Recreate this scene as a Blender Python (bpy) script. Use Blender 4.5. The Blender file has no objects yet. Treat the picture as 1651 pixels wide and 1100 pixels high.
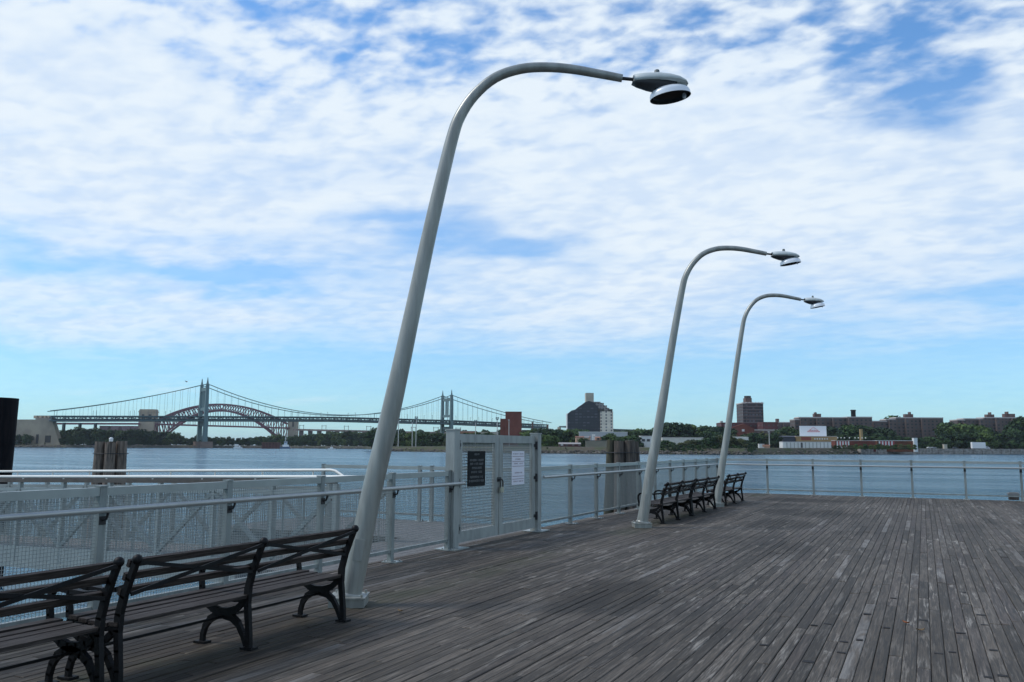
import bpy, math, random
from mathutils import Vector, Matrix
random.seed(7)
R_ = math.radians
scene = bpy.context.scene
col = scene.collection

# ------------------------------------------------------------------ camera
FPX, CX, CY = 1339.0, 825.5, 550.0
EYE = Vector((0, 0, 1.5))
YAW, PITCH, ROLL = R_(26.2), math.atan(170.0 / FPX), R_(0.315)
FW = Vector((-math.sin(YAW) * math.cos(PITCH), math.cos(YAW) * math.cos(PITCH), math.sin(PITCH)))
_r = Vector((math.cos(YAW), math.sin(YAW), 0)); _u = _r.cross(FW)
RT = _r * math.cos(ROLL) + _u * math.sin(ROLL)
UP = -_r * math.sin(ROLL) + _u * math.cos(ROLL)
FH = Vector((-math.sin(YAW), math.cos(YAW), 0)); RH = _r.copy()
cam_d = bpy.data.cameras.new('camera'); cam = bpy.data.objects.new('camera', cam_d); col.objects.link(cam)
m = Matrix((RT, UP, -FW)).transposed().to_4x4(); m.translation = EYE; cam.matrix_world = m
cam_d.sensor_width = 36; cam_d.lens = FPX / 1651 * 36; cam_d.clip_start = 0.05; cam_d.clip_end = 60000
scene.camera = cam

def P(u, v, D):            # the place at horizontal distance D in front of the viewer
    d = RT * ((u - CX) / FPX) - UP * ((v - CY) / FPX) + FW
    return EYE + d * (D / d.dot(FH))
def G(u, v, z=0.0):        # the place on level z
    d = RT * ((u - CX) / FPX) - UP * ((v - CY) / FPX) + FW
    return EYE + d * ((z - EYE.z) / d.z)

# ------------------------------------------------------------------ light
SUN_EL, SUN_AZ = R_(52), R_(245)     # azimuth from +Y clockwise
scene.view_settings.view_transform = 'Standard'; scene.view_settings.look = 'None'
scene.view_settings.exposure = 0.0; scene.view_settings.gamma = 1.0
sd = bpy.data.lights.new('sun', 'SUN'); sd.energy = 2.2; sd.angle = R_(16); sd.color = (1, 0.96, 0.9)
so = bpy.data.objects.new('sun', sd); col.objects.link(so)
sdir = Vector((math.sin(SUN_AZ) * math.cos(SUN_EL), math.cos(SUN_AZ) * math.cos(SUN_EL), math.sin(SUN_EL)))
so.rotation_euler = sdir.to_track_quat('Z', 'Y').to_euler()
world = bpy.data.worlds.new('World'); scene.world = world; world.use_nodes = True

class NT:
    def __init__(s, nt): s.nt = nt; nt.nodes.clear()
    def n(s, t, **k):
        o = s.nt.nodes.new(t)
        for a, b in k.items(): setattr(o, a, b)
        return o
    def put(s, sock, v):
        if isinstance(v, bpy.types.NodeSocket): s.nt.links.new(v, sock)
        elif v is not None: sock.default_value = v
    def math(s, op, a, b=None, c=None, clamp=False):
        o = s.n('ShaderNodeMath', operation=op, use_clamp=clamp)
        s.put(o.inputs[0], a); s.put(o.inputs[1], b); s.put(o.inputs[2], c)
        return o.outputs[0]
    def vmath(s, op, a, b=None, out=0):
        o = s.n('ShaderNodeVectorMath', operation=op)
        s.put(o.inputs[0], a); s.put(o.inputs[1], b)
        return o.outputs[out]
    def mix(s, f, a, b, blend='MIX'):
        o = s.n('ShaderNodeMix', data_type='RGBA', blend_type=blend)
        s.put(o.inputs[0], f); s.put(o.inputs[6], a); s.put(o.inputs[7], b)
        return o.outputs[2]
    def noise(s, vec, scale, detail=4, rough=0.55, dist=0.0):
        o = s.n('ShaderNodeTexNoise'); s.put(o.inputs['Vector'], vec)
        o.inputs['Scale'].default_value = scale; o.inputs['Detail'].default_value = detail
        o.inputs['Roughness'].default_value = rough; o.inputs['Distortion'].default_value = dist
        return o.outputs[0]
    def ramp(s, f, a, b, lo=0.0, hi=1.0, smooth=True):
        o = s.n('ShaderNodeMapRange', interpolation_type='SMOOTHSTEP' if smooth else 'LINEAR')
        s.put(o.inputs[0], f)
        for i, q in enumerate((a, b, lo, hi)): s.put(o.inputs[1 + i], q)
        return o.outputs[0]
    def curve(s, f, pts):
        o = s.n('ShaderNodeFloatCurve'); c = o.mapping.curves[0]
        c.points[0].location = pts[0]; c.points[1].location = pts[-1]
        for p in pts[1:-1]: c.points.new(*p)
        o.mapping.update(); s.put(o.inputs[1], f)
        return o.outputs[0]

def rgb(r, g, b): return (r, g, b, 1)
def v3(*a): return tuple(a)

def build_world():
    t = NT(world.node_tree)
    co = t.n('ShaderNodeTexCoord').outputs['Generated']
    sep = t.n('ShaderNodeSeparateXYZ'); t.put(sep.inputs[0], co)
    x, y, z = sep.outputs
    zc = t.math('MAXIMUM', z, 0.0)
    den = t.math('ADD', zc, 0.16)
    px = t.math('DIVIDE', x, den); py = t.math('DIVIDE', y, den)
    cb = t.n('ShaderNodeCombineXYZ'); t.put(cb.inputs[0], px); t.put(cb.inputs[1], py); cb.inputs[2].default_value = 0.37
    p = cb.outputs[0]
    # gentle stretch along the wind so that banks lie across the view
    mp = t.n('ShaderNodeMapping', vector_type='POINT'); t.put(mp.inputs[0], p)
    mp.inputs['Rotation'].default_value = (0, 0, R_(-40)); mp.inputs['Scale'].default_value = (0.85, 1.15, 1)
    ps = mp.outputs[0]
    big = t.noise(ps, 1.1, 2, 0.5, 0.3)
    mid = t.noise(ps, 3.6, 3, 0.5, 0.4)
    cells = t.noise(ps, 13.0, 2, 0.5, 0.25)
    fine = t.noise(ps, 30.0, 4, 0.6, 0.3)
    cb2 = t.n('ShaderNodeCombineXYZ'); t.put(cb2.inputs[0], t.math('MULTIPLY', x, 2.6)); t.put(cb2.inputs[1], t.math('MULTIPLY', y, 2.6)); t.put(cb2.inputs[2], t.math('MULTIPLY_ADD', z, 26.0, t.math('MULTIPLY', x, -1.6)))
    band = t.noise(cb2.outputs[0], 1.0, 5, 0.55, 0.5)
    # broken cells overhead, smooth banks lower down
    up = t.ramp(zc, 0.30, 0.45)
    wc = t.math('MULTIPLY_ADD', up, 1.7, 0.12); wf = t.math('MULTIPLY_ADD', up, 0.65, 0.06)
    cov = t.curve(zc, [(0.0, 0.10), (0.07, 0.20), (0.119, 0.48), (0.163, 0.60), (0.207, 0.60), (0.235, 0.64), (0.26, 0.70), (0.284, 0.78), (0.373, 0.86), (0.418, 0.74), (0.459, 0.60), (0.494, 0.55), (0.6, 0.40), (1.0, 0.28)])
    # banks and gaps of cloud: soft patches about given sky directions, their outlines broken up by noise
    wn = t.n('ShaderNodeTexNoise'); t.put(wn.inputs['Vector'], ps); wn.inputs['Scale'].default_value = 3.0; wn.inputs['Detail'].default_value = 4
    wv = t.vmath('SUBTRACT', wn.outputs['Color'], (0.5, 0.5, 0.5)); wv = t.vmath('MULTIPLY', wv, (0.22, 0.22, 0.10)); cw = t.vmath('ADD', co, wv)
    def blob(u, v, rad, amt, s_, c):
        d = (P(u, v, 100) - EYE).normalized()
        dv = t.vmath('MULTIPLY', t.vmath('SUBTRACT', cw, v3(*d)), (1.0, 1.0, s_))
        k = t.ramp(t.vmath('LENGTH', dv, out=1), R_(rad), 0.0)
        return t.math('MULTIPLY_ADD', k, amt, c)
    for a in BLOBS: cov = blob(*a, cov)
    q = t.math('MULTIPLY_ADD', t.math('SUBTRACT', big, 0.5), 0.45, cov); q = t.math('MULTIPLY_ADD', t.math('SUBTRACT', mid, 0.5), t.math('MULTIPLY_ADD', up, 0.2, 0.26), q); q = t.math('MULTIPLY_ADD', t.math('SUBTRACT', band, 0.5), t.math('MULTIPLY_ADD', up, -0.6, 0.7), q)
    q = t.math('MULTIPLY_ADD', t.math('SUBTRACT', cells, 0.5), wc, q); q = t.math('MULTIPLY_ADD', t.math('SUBTRACT', fine, 0.5), wf, q)
    k = t.math('MULTIPLY', t.ramp(q, 0.08, 0.94), 0.97)
    # a thin milky veil low in the sky that is never quite absent
    veil = t.math('MULTIPLY', t.ramp(zc, 0.42, 0.26), 0.20)
    k = t.math('MAXIMUM', k, veil)
    sh = t.math('MULTIPLY_ADD', mid, 0.35, t.math('MULTIPLY', cells, 0.55))
    ccol = t.mix(t.ramp(sh, 0.30, 0.55), rgb(*CLOUD_LO), rgb(*CLOUD_HI))
    sky = t.n('ShaderNodeTexSky', sky_type='NISHITA', sun_disc=False, sun_elevation=SUN_EL, sun_rotation=SUN_AZ)
    sky.air_density = 1.0; sky.dust_density = 0.3; sky.ozone_density = 2.0
    low = t.ramp(zc, 0.0, 0.42, smooth=False)
    hs = t.mix(1.0, sky.outputs[0], t.mix(low, rgb(*LOW_TINT), rgb(*HIGH_TINT)), 'MULTIPLY')
    fin = t.mix(k, hs, ccol)
    bg = t.n('ShaderNodeBackground'); t.put(bg.inputs[0], fin); bg.inputs[1].default_value = 0.1
    out = t.n('ShaderNodeOutputWorld'); t.nt.links.new(bg.outputs[0], out.inputs[0])
CLOUD_LO = (6.7, 8.0, 9.7); CLOUD_HI = (8.3, 9.2, 10.0)
LOW_TINT = (0.62, 1.14, 1.52); HIGH_TINT = (1.15, 1.66, 2.0)
BLOBS = [(1440, 120, 7.0, -0.44, 1.3), (1530, 190, 6.0, -0.50, 1.6), (1500, 50, 5, -0.14, 1), (1640, 100, 5, -0.14, 1), (1330, 60, 4.5, -0.26, 1.3), (1060, 50, 5, -0.26, 1.2), (990, 150, 4, -0.20, 1.2), (640, 50, 6, -0.20, 1.2), (700, 110, 4, -0.20, 1.4), (470, 20, 4, -0.16, 1.2), (430, 150, 5, -0.18, 1.5),
         (640, 362, 8.5, -0.38, 4.5), (790, 400, 7, -0.34, 4.5), (150, 428, 14, -0.34, 6.5), (420, 446, 10, -0.30, 6.5), (900, 410, 6, -0.18, 3), (1600, 470, 8, -0.24, 4), (1250, 445, 7, -0.14, 4), (1370, 540, 7, -0.12, 4),
         (120, 60, 10, 0.22, 1), (250, 250, 11, 0.10, 1), (1100, 290, 14, 0.22, 1), (1350, 400, 11, 0.14, 1.3), (150, 375, 10, 0.20, 2.5), (380, 385, 8, 0.16, 2.5), (1560, 330, 9, 0.14, 1.2), (300, 490, 14, 0.10, 5), (1000, 500, 12, 0.10, 4)]
build_world()

# ------------------------------------------------------------------ materials
MATS = {}
def mat(name, c, rough=0.6, metal=0.0, var=0.0, scale=5.0, stretch=(1, 1, 1), bump=0.0, bscale=None, c2=None, spec=0.5, lo=0.35, hi=0.65):
    if name in MATS: return MATS[name]
    M = bpy.data.materials.new(name); M.use_nodes = True; t = NT(M.node_tree)
    b = t.n('ShaderNodeBsdfPrincipled'); o = t.n('ShaderNodeOutputMaterial'); t.nt.links.new(b.outputs[0], o.inputs[0])
    b.inputs['Roughness'].default_value = rough; b.inputs['Metallic'].default_value = metal
    b.inputs['Specular IOR Level'].default_value = spec
    if var or c2 or bump:
        co = t.n('ShaderNodeTexCoord').outputs['Object']
        mp = t.n('ShaderNodeMapping'); t.put(mp.inputs[0], co); mp.inputs['Scale'].default_value = stretch
        n = t.noise(mp.outputs[0], scale, 6, 0.6)
        if c2 is None: c2 = tuple(max(0.0, q * (1 - var)) for q in c)
        t.put(b.inputs['Base Color'], t.mix(t.ramp(n, lo, hi), rgb(*c2), rgb(*c)))
        if bump:
            nb = t.noise(mp.outputs[0], bscale or scale * 3, 4, 0.6)
            bm = t.n('ShaderNodeBump'); bm.inputs['Strength'].default_value = bump; bm.inputs['Distance'].default_value = 0.02
            t.put(bm.inputs['Height'], nb); t.nt.links.new(bm.outputs[0], b.inputs['Normal'])
    else: b.inputs['Base Color'].default_value = rgb(*c)
    MATS[name] = M; return M

def facade(name, wall, win, pu, pz, fu=0.42, fz=0.5, wall2=None, rough=0.8, lintel=None):
    if name in MATS: return MATS[name]
    M = bpy.data.materials.new(name); M.use_nodes = True; t = NT(M.node_tree)
    b = t.n('ShaderNodeBsdfPrincipled'); o = t.n('ShaderNodeOutputMaterial'); t.nt.links.new(b.outputs[0], o.inputs[0])
    co = t.n('ShaderNodeTexCoord').outputs['Object']
    sp = t.n('ShaderNodeSeparateXYZ'); t.put(sp.inputs[0], co)
    u = t.math('DIVIDE', t.math('ADD', sp.outputs[0], sp.outputs[1]), pu); z = t.math('DIVIDE', sp.outputs[2], pz)
    fu_ = t.math('FRACT', u); fz_ = t.math('FRACT', z)
    mu = t.math('LESS_THAN', t.math('ABSOLUTE', t.math('SUBTRACT', fu_, 0.5)), fu / 2)
    mz = t.math('LESS_THAN', t.math('ABSOLUTE', t.math('SUBTRACT', fz_, 0.5)), fz / 2)
    mk = t.math('MULTIPLY', mu, mz)
    nrm = t.n('ShaderNodeNewGeometry').outputs['Normal']; ns = t.n('ShaderNodeSeparateXYZ'); t.put(ns.inputs[0], nrm)
    side = t.math('LESS_THAN', t.math('ABSOLUTE', ns.outputs[2]), 0.5); mk = t.math('MULTIPLY', mk, side)
    n = t.noise(co, 0.12, 5, 0.6)
    wc = t.mix(t.ramp(n, 0.35, 0.65), rgb(*(wall2 or tuple(q * 0.8 for q in wall))), rgb(*wall))
    if lintel:
        band = t.math('LESS_THAN', fz_, 0.14); wc = t.mix(t.math('MULTIPLY', band, side), wc, rgb(*lintel))
    cell = t.n('ShaderNodeCombineXYZ'); t.put(cell.inputs[0], t.math('FLOOR', u)); t.put(cell.inputs[1], t.math('FLOOR', z))
    wn = t.n('ShaderNodeTexWhiteNoise', noise_dimensions='2D'); t.put(wn.inputs['Vector'], cell.outputs[0])
    wcol = t.mix(t.ramp(wn.outputs[0], 0.5, 1.0), rgb(*win), rgb(*tuple(min(1, q * 2.6 + 0.02) for q in win)))
    t.put(b.inputs['Base Color'], t.mix(mk, wc, wcol))
    t.put(b.inputs['Roughness'], t.math('MULTIPLY_ADD', mk, -(rough - 0.35), rough))
    MATS[name] = M; return M

def emit_mat(): pass

# ------------------------------------------------------------------ mesh building
class MB:
    def __init__(s): s.v = []; s.f = []; s.sm = []
    def add(s, vs, fs, smooth=False):
        o = len(s.v); s.v += [Vector(q) for q in vs]; s.f += [tuple(i + o for i in q) for q in fs]; s.sm += [smooth] * len(fs)
    def box(s, c, size, M=None):
        hx, hy, hz = size[0] / 2, size[1] / 2, size[2] / 2
        vs = [Vector((x, y, z)) for x in (-hx, hx) for y in (-hy, hy) for z in (-hz, hz)]
        if M is not None: vs = [M @ q for q in vs]
        c = Vector(c)
        s.add([q + c for q in vs], [(0, 1, 3, 2), (4, 6, 7, 5), (0, 4, 5, 1), (2, 3, 7, 6), (0, 2, 6, 4), (1, 5, 7, 3)])
    def span(s, a, b): # box between two opposite corners
        a = Vector(a); b = Vector(b); s.box((a + b) / 2, [abs(q) for q in (b - a)])
    def beam(s, a, b, w, h, up=(0, 0, 1)):
        a = Vector(a); b = Vector(b); d = (b - a); L = d.length
        if L < 1e-6: return
        d /= L; upv = Vector(up)
        if abs(d.dot(upv)) > 0.98: upv = Vector((1, 0, 0)) if abs(d.x) < 0.9 else Vector((0, 1, 0))
        sx = d.cross(upv).normalized(); sz = sx.cross(d)
        s.box((a + b) / 2, (w, L, h), Matrix((sx, d, sz)).transposed())
    def tube(s, pts, rad, n=12, caps=True, smooth=True):
        pts = [Vector(q) for q in pts]
        if not isinstance(rad, (list, tuple)): rad = [rad] * len(pts)
        rings = []; prev = None
        for i, q in enumerate(pts):
            a = pts[max(i - 1, 0)]; b = pts[min(i + 1, len(pts) - 1)]; d = (b - a).normalized()
            if prev is None:
                ref = Vector((0, 0, 1)) if abs(d.z) < 0.9 else Vector((1, 0, 0))
                sx = d.cross(ref).normalized()
            else: sx = (prev - d * prev.dot(d)).normalized()
            prev = sx; sy = d.cross(sx)
            rings.append([q + (sx * math.cos(2 * math.pi * k / n) + sy * math.sin(2 * math.pi * k / n)) * rad[i] for k in range(n)])
        vs = [w for r in rings for w in r]; fs = []
        for i in range(len(pts) - 1):
            for k in range(n): fs.append((i * n + k, i * n + (k + 1) % n, (i + 1) * n + (k + 1) % n, (i + 1) * n + k))
        s.add(vs, fs, smooth)
        if caps:
            s.add(rings[0], [tuple(range(n - 1, -1, -1))]); s.add(rings[-1], [tuple(range(n))])
    def ball(s, c, r, n=10, m=7, sc=(1, 1, 1)):
        c = Vector(c); vs = []; fs = []
        for i in range(m + 1):
            a = math.pi * i / m
            for k in range(n):
                b = 2 * math.pi * k / n
                vs.append(c + Vector((math.sin(a) * math.cos(b) * sc[0], math.sin(a) * math.sin(b) * sc[1], math.cos(a) * sc[2])) * r)
        for i in range(m):
            for k in range(n): fs.append((i * n + k, (i + 1) * n + k, (i + 1) * n + (k + 1) % n, i * n + (k + 1) % n))
        s.add(vs, fs, True)
    def prism(s, poly, a, b):  # poly: list of Vectors (planar), extruded by vectors a and b offsets
        n = len(poly); a = Vector(a); b = Vector(b)
        vs = [Vector(q) + a for q in poly] + [Vector(q) + b for q in poly]
        fs = [tuple(range(n - 1, -1, -1)), tuple(range(n, 2 * n))]
        for k in range(n): fs.append((k, (k + 1) % n, n + (k + 1) % n, n + k))
        s.add(vs, fs)
    def build(s, name, material, parent=None, origin=None):
        me = bpy.data.meshes.new(name); o0 = Vector(origin) if origin is not None else Vector((0, 0, 0))
        me.from_pydata([tuple(q - o0) for q in s.v], [], s.f); me.validate()
        if len(me.polygons) == len(s.sm): me.polygons.foreach_set('use_smooth', s.sm)
        me.materials.append(material)
        o = bpy.data.objects.new(name, me); col.objects.link(o)
        if parent is not None: o.parent = parent
        elif origin is not None: o.location = o0
        return o

def tag(o, label=None, cat=None, group=None, kind=None):
    if label: o['label'] = label
    if cat: o['category'] = cat
    if group: o['group'] = group
    if kind: o['kind'] = kind
    return o
def thing(name, loc, label, cat, group=None, rz=0.0):
    o = bpy.data.objects.new(name, None); o.empty_display_size = 0.2; col.objects.link(o)
    o.location = loc; o.rotation_euler = (0, 0, rz)
    return tag(o, label, cat, group)
def dup(o, loc=None, rz=None, label=None, parent=None):
    c = o.copy(); col.objects.link(c)
    if parent is not None: c.parent = parent
    if loc is not None: c.location = loc
    if rz is not None: c.rotation_euler = (0, 0, rz)
    if label: c['label'] = label
    for ch in list(o.children): dup(ch, parent=c)
    return c
def struct(o): o['kind'] = 'structure'; return o

# ------------------------------------------------------------------ palette
gate_lit_paint = mat('gate_lit_paint', (0.32, 0.345, 0.325), 0.5, 0.05, var=0.26, scale=4, stretch=(2, 2, .5), bump=0.03, bscale=40)  # railing paint lightened: the gate's brighter light is put into the colour
galv = mat('galvanised_paint', (0.245, 0.275, 0.265), 0.45, 0.15, var=0.28, scale=4, stretch=(2, 2, .6), bump=0.03, bscale=40)
galv_lt = mat('galvanised_rail', (0.36, 0.38, 0.365), 0.33, 0.45, var=0.12, scale=4)
hand_m = mat('handrail_steel', (0.42, 0.43, 0.41), 0.32, 0.35, var=0.12, scale=4)
wire = mat('fence_wire', (0.23, 0.26, 0.255), 0.55, 0.1)
white_pipe = mat('white_pipe', (0.80, 0.78, 0.70), 0.4, 0.0, var=0.12, scale=2, stretch=(1, 1, 6))
pole_m = mat('lamp_pole_paint', (0.32, 0.33, 0.300), 0.36, 0.25, var=0.26, scale=2.5, stretch=(4, 4, 0.5), bump=0.02, bscale=30)
head_m = mat('lamp_housing_paint', (0.56, 0.60, 0.58), 0.45, 0.1, var=0.1, scale=6)
dark_m = mat('dark_metal', (0.03, 0.03, 0.032), 0.5, 0.3)
iron = mat('black_iron', (0.006, 0.006, 0.007), 0.55, 0.0, var=0.3, scale=20, bump=0.1, bscale=60, spec=0.22)
slat_m = mat('bench_slat_wood', (0.062, 0.052, 0.047), 0.7, 0, spec=0.15, c2=(0.022, 0.018, 0.016), scale=7, stretch=(12, 0.8, 12), bump=0.15, bscale=9)
pile_m = mat('weathered_pile_wood', (0.23, 0.175, 0.135), 0.85, 0, c2=(0.075, 0.058, 0.045), scale=3.5, stretch=(4, 4, 0.35), bump=0.5, bscale=6)
pile_dk = mat('dark_pile_wood', (0.115, 0.090, 0.070), 0.9, 0, c2=(0.040, 0.032, 0.027), scale=3.5, stretch=(4, 4, 0.35), bump=0.5, bscale=6)
pile_gr = mat('mossy_pile_wood', (0.075, 0.068, 0.040), 0.9, 0, c2=(0.030, 0.029, 0.020), scale=3.5, stretch=(4, 4, 0.35), bump=0.5, bscale=6)
steel_pile = mat('rusted_dark_steel', (0.012, 0.009, 0.010), 0.8, 0.0, spec=0.15, c2=(0.004, 0.004, 0.006), scale=4, stretch=(3, 3, 0.4), bump=0.2, bscale=9)
concrete = mat('sea_wall_concrete', (0.36, 0.32, 0.28), 0.9, 0, c2=(0.17, 0.15, 0.13), scale=0.35, stretch=(1, 1, 2), bump=0.4)

# ------------------------------------------------------------------ ground, water, deck
WZ = -3.0
def water():
    M = bpy.data.materials.new('river_water'); M.use_nodes = True; t = NT(M.node_tree)
    b = t.n('ShaderNodeBsdfPrincipled'); o = t.n('ShaderNodeOutputMaterial'); t.nt.links.new(b.outputs[0], o.inputs[0])
    b.inputs['Base Color'].default_value = rgb(0.016, 0.088, 0.142); b.inputs['Roughness'].default_value = 0.16
    b.inputs['IOR'].default_value = 1.33; b.inputs['Specular IOR Level'].default_value = 0.36
    co = t.n('ShaderNodeTexCoord').outputs['Object']
    mp = t.n('ShaderNodeMapping'); t.put(mp.inputs[0], co); mp.inputs['Rotation'].default_value = (0, 0, -YAW); mp.inputs['Scale'].default_value = (0.45, 1.15, 1)
    a = t.noise(mp.outputs[0], 0.50, 5, 0.62, 0.6); c = t.noise(mp.outputs[0], 2.6, 4, 0.6, 0.3); d = t.noise(mp.outputs[0], 0.11, 3, 0.5)
    h = t.math('MULTIPLY_ADD', c, 0.25, a); h = t.math('MULTIPLY_ADD', d, 3.6, h)
    m2 = t.n('ShaderNodeMapping'); t.put(m2.inputs[0], co); m2.inputs['Rotation'].default_value = (0, 0, -YAW); m2.inputs['Scale'].default_value = (0.010, 0.055, 1)
    cur = t.noise(m2.outputs[0], 1.0, 4, 0.6, 0.8)
    bm = t.n('ShaderNodeBump'); t.put(bm.inputs['Strength'], t.ramp(cur, 0.38, 0.64, 0.22, 1.0)); bm.inputs['Distance'].default_value = 1.7
    t.put(bm.inputs['Height'], h); t.nt.links.new(bm.outputs[0], b.inputs['Normal'])
    S = 26000; b_ = MB(); b_.add([(-S, -S, WZ), (S, -S, WZ), (S, S, WZ), (-S, S, WZ)], [(0, 1, 2, 3)])
    struct(b_.build('river_water', M))
water()

def deck():
    M = bpy.data.materials.new('weathered_deck_boards'); M.use_nodes = True; t = NT(M.node_tree)
    b = t.n('ShaderNodeBsdfPrincipled'); o = t.n('ShaderNodeOutputMaterial'); t.nt.links.new(b.outputs[0], o.inputs[0])
    co = t.n('ShaderNodeTexCoord').outputs['Object']
    at = t.n('ShaderNodeAttribute', attribute_name='plank'); pl = t.n('ShaderNodeSeparateColor'); t.put(pl.inputs[0], at.outputs['Color'])
    r1, r2, r3 = pl.outputs[0], pl.outputs[1], pl.outputs[2]
    off = t.n('ShaderNodeCombineXYZ'); t.put(off.inputs[0], t.math('MULTIPLY', r1, 37.0)); t.put(off.inputs[1], t.math('MULTIPLY', r2, 53.0)); t.put(off.inputs[2], t.math('MULTIPLY', r3, 11.0))
    pc = t.vmath('ADD', co, off.outputs[0])
    mp = t.n('ShaderNodeMapping'); t.put(mp.inputs[0], pc); mp.inputs['Scale'].default_value = (22, 0.9, 4)
    g = t.noise(mp.outputs[0], 1.6, 7, 0.68, 1.4)
    mw = t.n('ShaderNodeMapping'); t.put(mw.inputs[0], pc); mw.inputs['Scale'].default_value = (9, 1.1, 3)
    wear = t.noise(mw.outputs[0], 1.0, 5, 0.65, 1.0)
    base = t.mix(r1, rgb(0.059, 0.048, 0.036), rgb(0.124, 0.102, 0.080))
    base = t.mix(t.math('MULTIPLY', t.ramp(r3, 0.72, 1.0), 0.45), base, rgb(0.080, 0.062, 0.055))
    c = t.mix(t.ramp(g, 0.36, 0.64), t.mix(0.68, base, rgb(0.014, 0.013, 0.012)), base)
    c = t.mix(t.math('MULTIPLY', t.ramp(t.math('MULTIPLY_ADD', g, 0.5, t.math('MULTIPLY', wear, 0.6)), 0.56, 0.70), t.math('MULTIPLY', t.math('MULTIPLY_ADD', r2, 0.75, 0.15), t.ramp(t.noise(co, 0.30, 3, 0.55, 0.5), 0.36, 0.60, 0.35, 1.15))), c, rgb(0.27, 0.245, 0.21))
    c = t.mix(t.math('MULTIPLY', t.math('MULTIPLY', t.math('GREATER_THAN', r1, 0.955), t.ramp(wear, 0.40, 0.62)), 0.55), c, rgb(0.19, 0.18, 0.165))
    c = t.mix(t.math('MULTIPLY', t.math('LESS_THAN', r1, 0.05), 0.4), c, rgb(0.030, 0.025, 0.020))
    mf = t.n('ShaderNodeMapping'); t.put(mf.inputs[0], pc); mf.inputs['Scale'].default_value = (75, 2.4, 8)
    fib = t.noise(mf.outputs[0], 1.0, 4, 0.6, 0.8)
    c = t.mix(t.math('MULTIPLY', t.ramp(fib, 0.54, 0.72), 0.38), c, rgb(0.185, 0.165, 0.140))
    c = t.mix(t.math('MULTIPLY', t.ramp(fib, 0.46, 0.30), 0.35), c, rgb(0.030, 0.026, 0.022))
    # broad damp and worn patches across many boards
    st = t.noise(co, 0.42, 5, 0.62, 0.7); st2 = t.noise(co, 0.16, 3, 0.5)
    dm = t.math('MULTIPLY', t.ramp(st, 0.50, 0.68), 0.50)
    c = t.mix(dm, c, t.mix(1.0, c, rgb(0.45, 0.42, 0.38), 'MULTIPLY'))
    c = t.mix(t.math('MULTIPLY', t.ramp(st2, 0.40, 0.60), 0.5), c, t.mix(1.0, c, rgb(1.5, 1.5, 1.5), 'MULTIPLY'))
    # stains behind benches and by the end rail; those under benches also paint contact shade
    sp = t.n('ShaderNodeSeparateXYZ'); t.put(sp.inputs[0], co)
    def stain_shade(x, y, sx, sy, amt, c):
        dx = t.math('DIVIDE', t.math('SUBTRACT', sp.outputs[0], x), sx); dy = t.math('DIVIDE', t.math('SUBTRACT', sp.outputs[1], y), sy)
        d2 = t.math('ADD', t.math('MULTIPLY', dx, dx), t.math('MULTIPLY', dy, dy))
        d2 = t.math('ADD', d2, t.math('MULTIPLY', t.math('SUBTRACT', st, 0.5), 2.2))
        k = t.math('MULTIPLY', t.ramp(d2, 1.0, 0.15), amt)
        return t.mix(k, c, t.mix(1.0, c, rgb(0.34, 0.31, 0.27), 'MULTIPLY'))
    for a in ((-3.3, 25.6, 1.8, 1.2, 0.9), (-2.6, 21.0, 1.3, 1.8, 0.85), (-3.4, 23.4, 1.0, 0.9, 0.7), (-2.0, 13.2, 0.6, 1.6, 0.6), (-4.75, 19.0, 0.9, 3.6, 0.85), (-4.8, 4.6, 0.9, 2.6, 0.85), (-4.8, 2.2, 0.9, 1.6, 0.8), (-2.95, 8.25, 0.85, 1.25, 0.85), (-2.66, 17.4, 0.8, 1.3, 0.75), (-4.6, 23.2, 0.8, 1.3, 0.7)): c = stain_shade(*a, c)
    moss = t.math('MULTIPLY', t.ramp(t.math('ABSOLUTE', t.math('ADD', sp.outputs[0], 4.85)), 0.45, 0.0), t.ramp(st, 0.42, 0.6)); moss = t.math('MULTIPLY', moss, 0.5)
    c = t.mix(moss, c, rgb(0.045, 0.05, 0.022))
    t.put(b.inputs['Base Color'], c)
    t.put(b.inputs['Roughness'], t.math('MULTIPLY_ADD', g, 0.3, 0.55)); b.inputs['Specular IOR Level'].default_value = 0.22
    bm = t.n('ShaderNodeBump'); bm.inputs['Strength'].default_value = 0.5; bm.inputs['Distance'].default_value = 0.004
    t.put(bm.inputs['Height'], g); t.nt.links.new(bm.outputs[0], b.inputs['Normal'])
    rnd = random.Random(3); B = MB(); cols = []
    pitch, gap = 0.0925, 0.0030; x = -6.50
    while x < 13:
        y = -5 - rnd.random() * 3
        while y < 28.80:
            L = rnd.choice((1.2, 1.8, 2.4, 2.4, 3.0, 3.6)) + rnd.uniform(-0.05, 0.05); y1 = min(y + L, 28.80)
            if y1 > -4:
                z = rnd.uniform(-0.004, 0.002); tl = rnd.uniform(-0.002, 0.002); w = pitch - gap * rnd.uniform(0.7, 1.8); e = 0.005
                xa, xb = x, x + w; ya, yb = y, y1 - 0.004
                vs = [(xa, ya, -0.045), (xb, ya, -0.045), (xb, yb, -0.045), (xa, yb, -0.045),
                      (xa, ya, z - tl - e), (xb, ya, z + tl - e), (xb, yb, z + tl - e), (xa, yb, z - tl - e),
                      (xa + e, ya + e, z - tl), (xb - e, ya + e, z + tl), (xb - e, yb - e, z + tl), (xa + e, yb - e, z - tl)]
                fs = [(8, 9, 10, 11)] + [(4 + k, 4 + (k + 1) % 4, 8 + (k + 1) % 4, 8 + k) for k in range(4)] + [(k, (k + 1) % 4, 4 + (k + 1) % 4, 4 + k) for k in range(4)]
                B.add(vs, fs); cc = (rnd.random(), rnd.random(), rnd.random(), 1); cols += [cc] * len(fs)
            y = y1 if y1 < 28.79 else 99
        x += pitch
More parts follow.
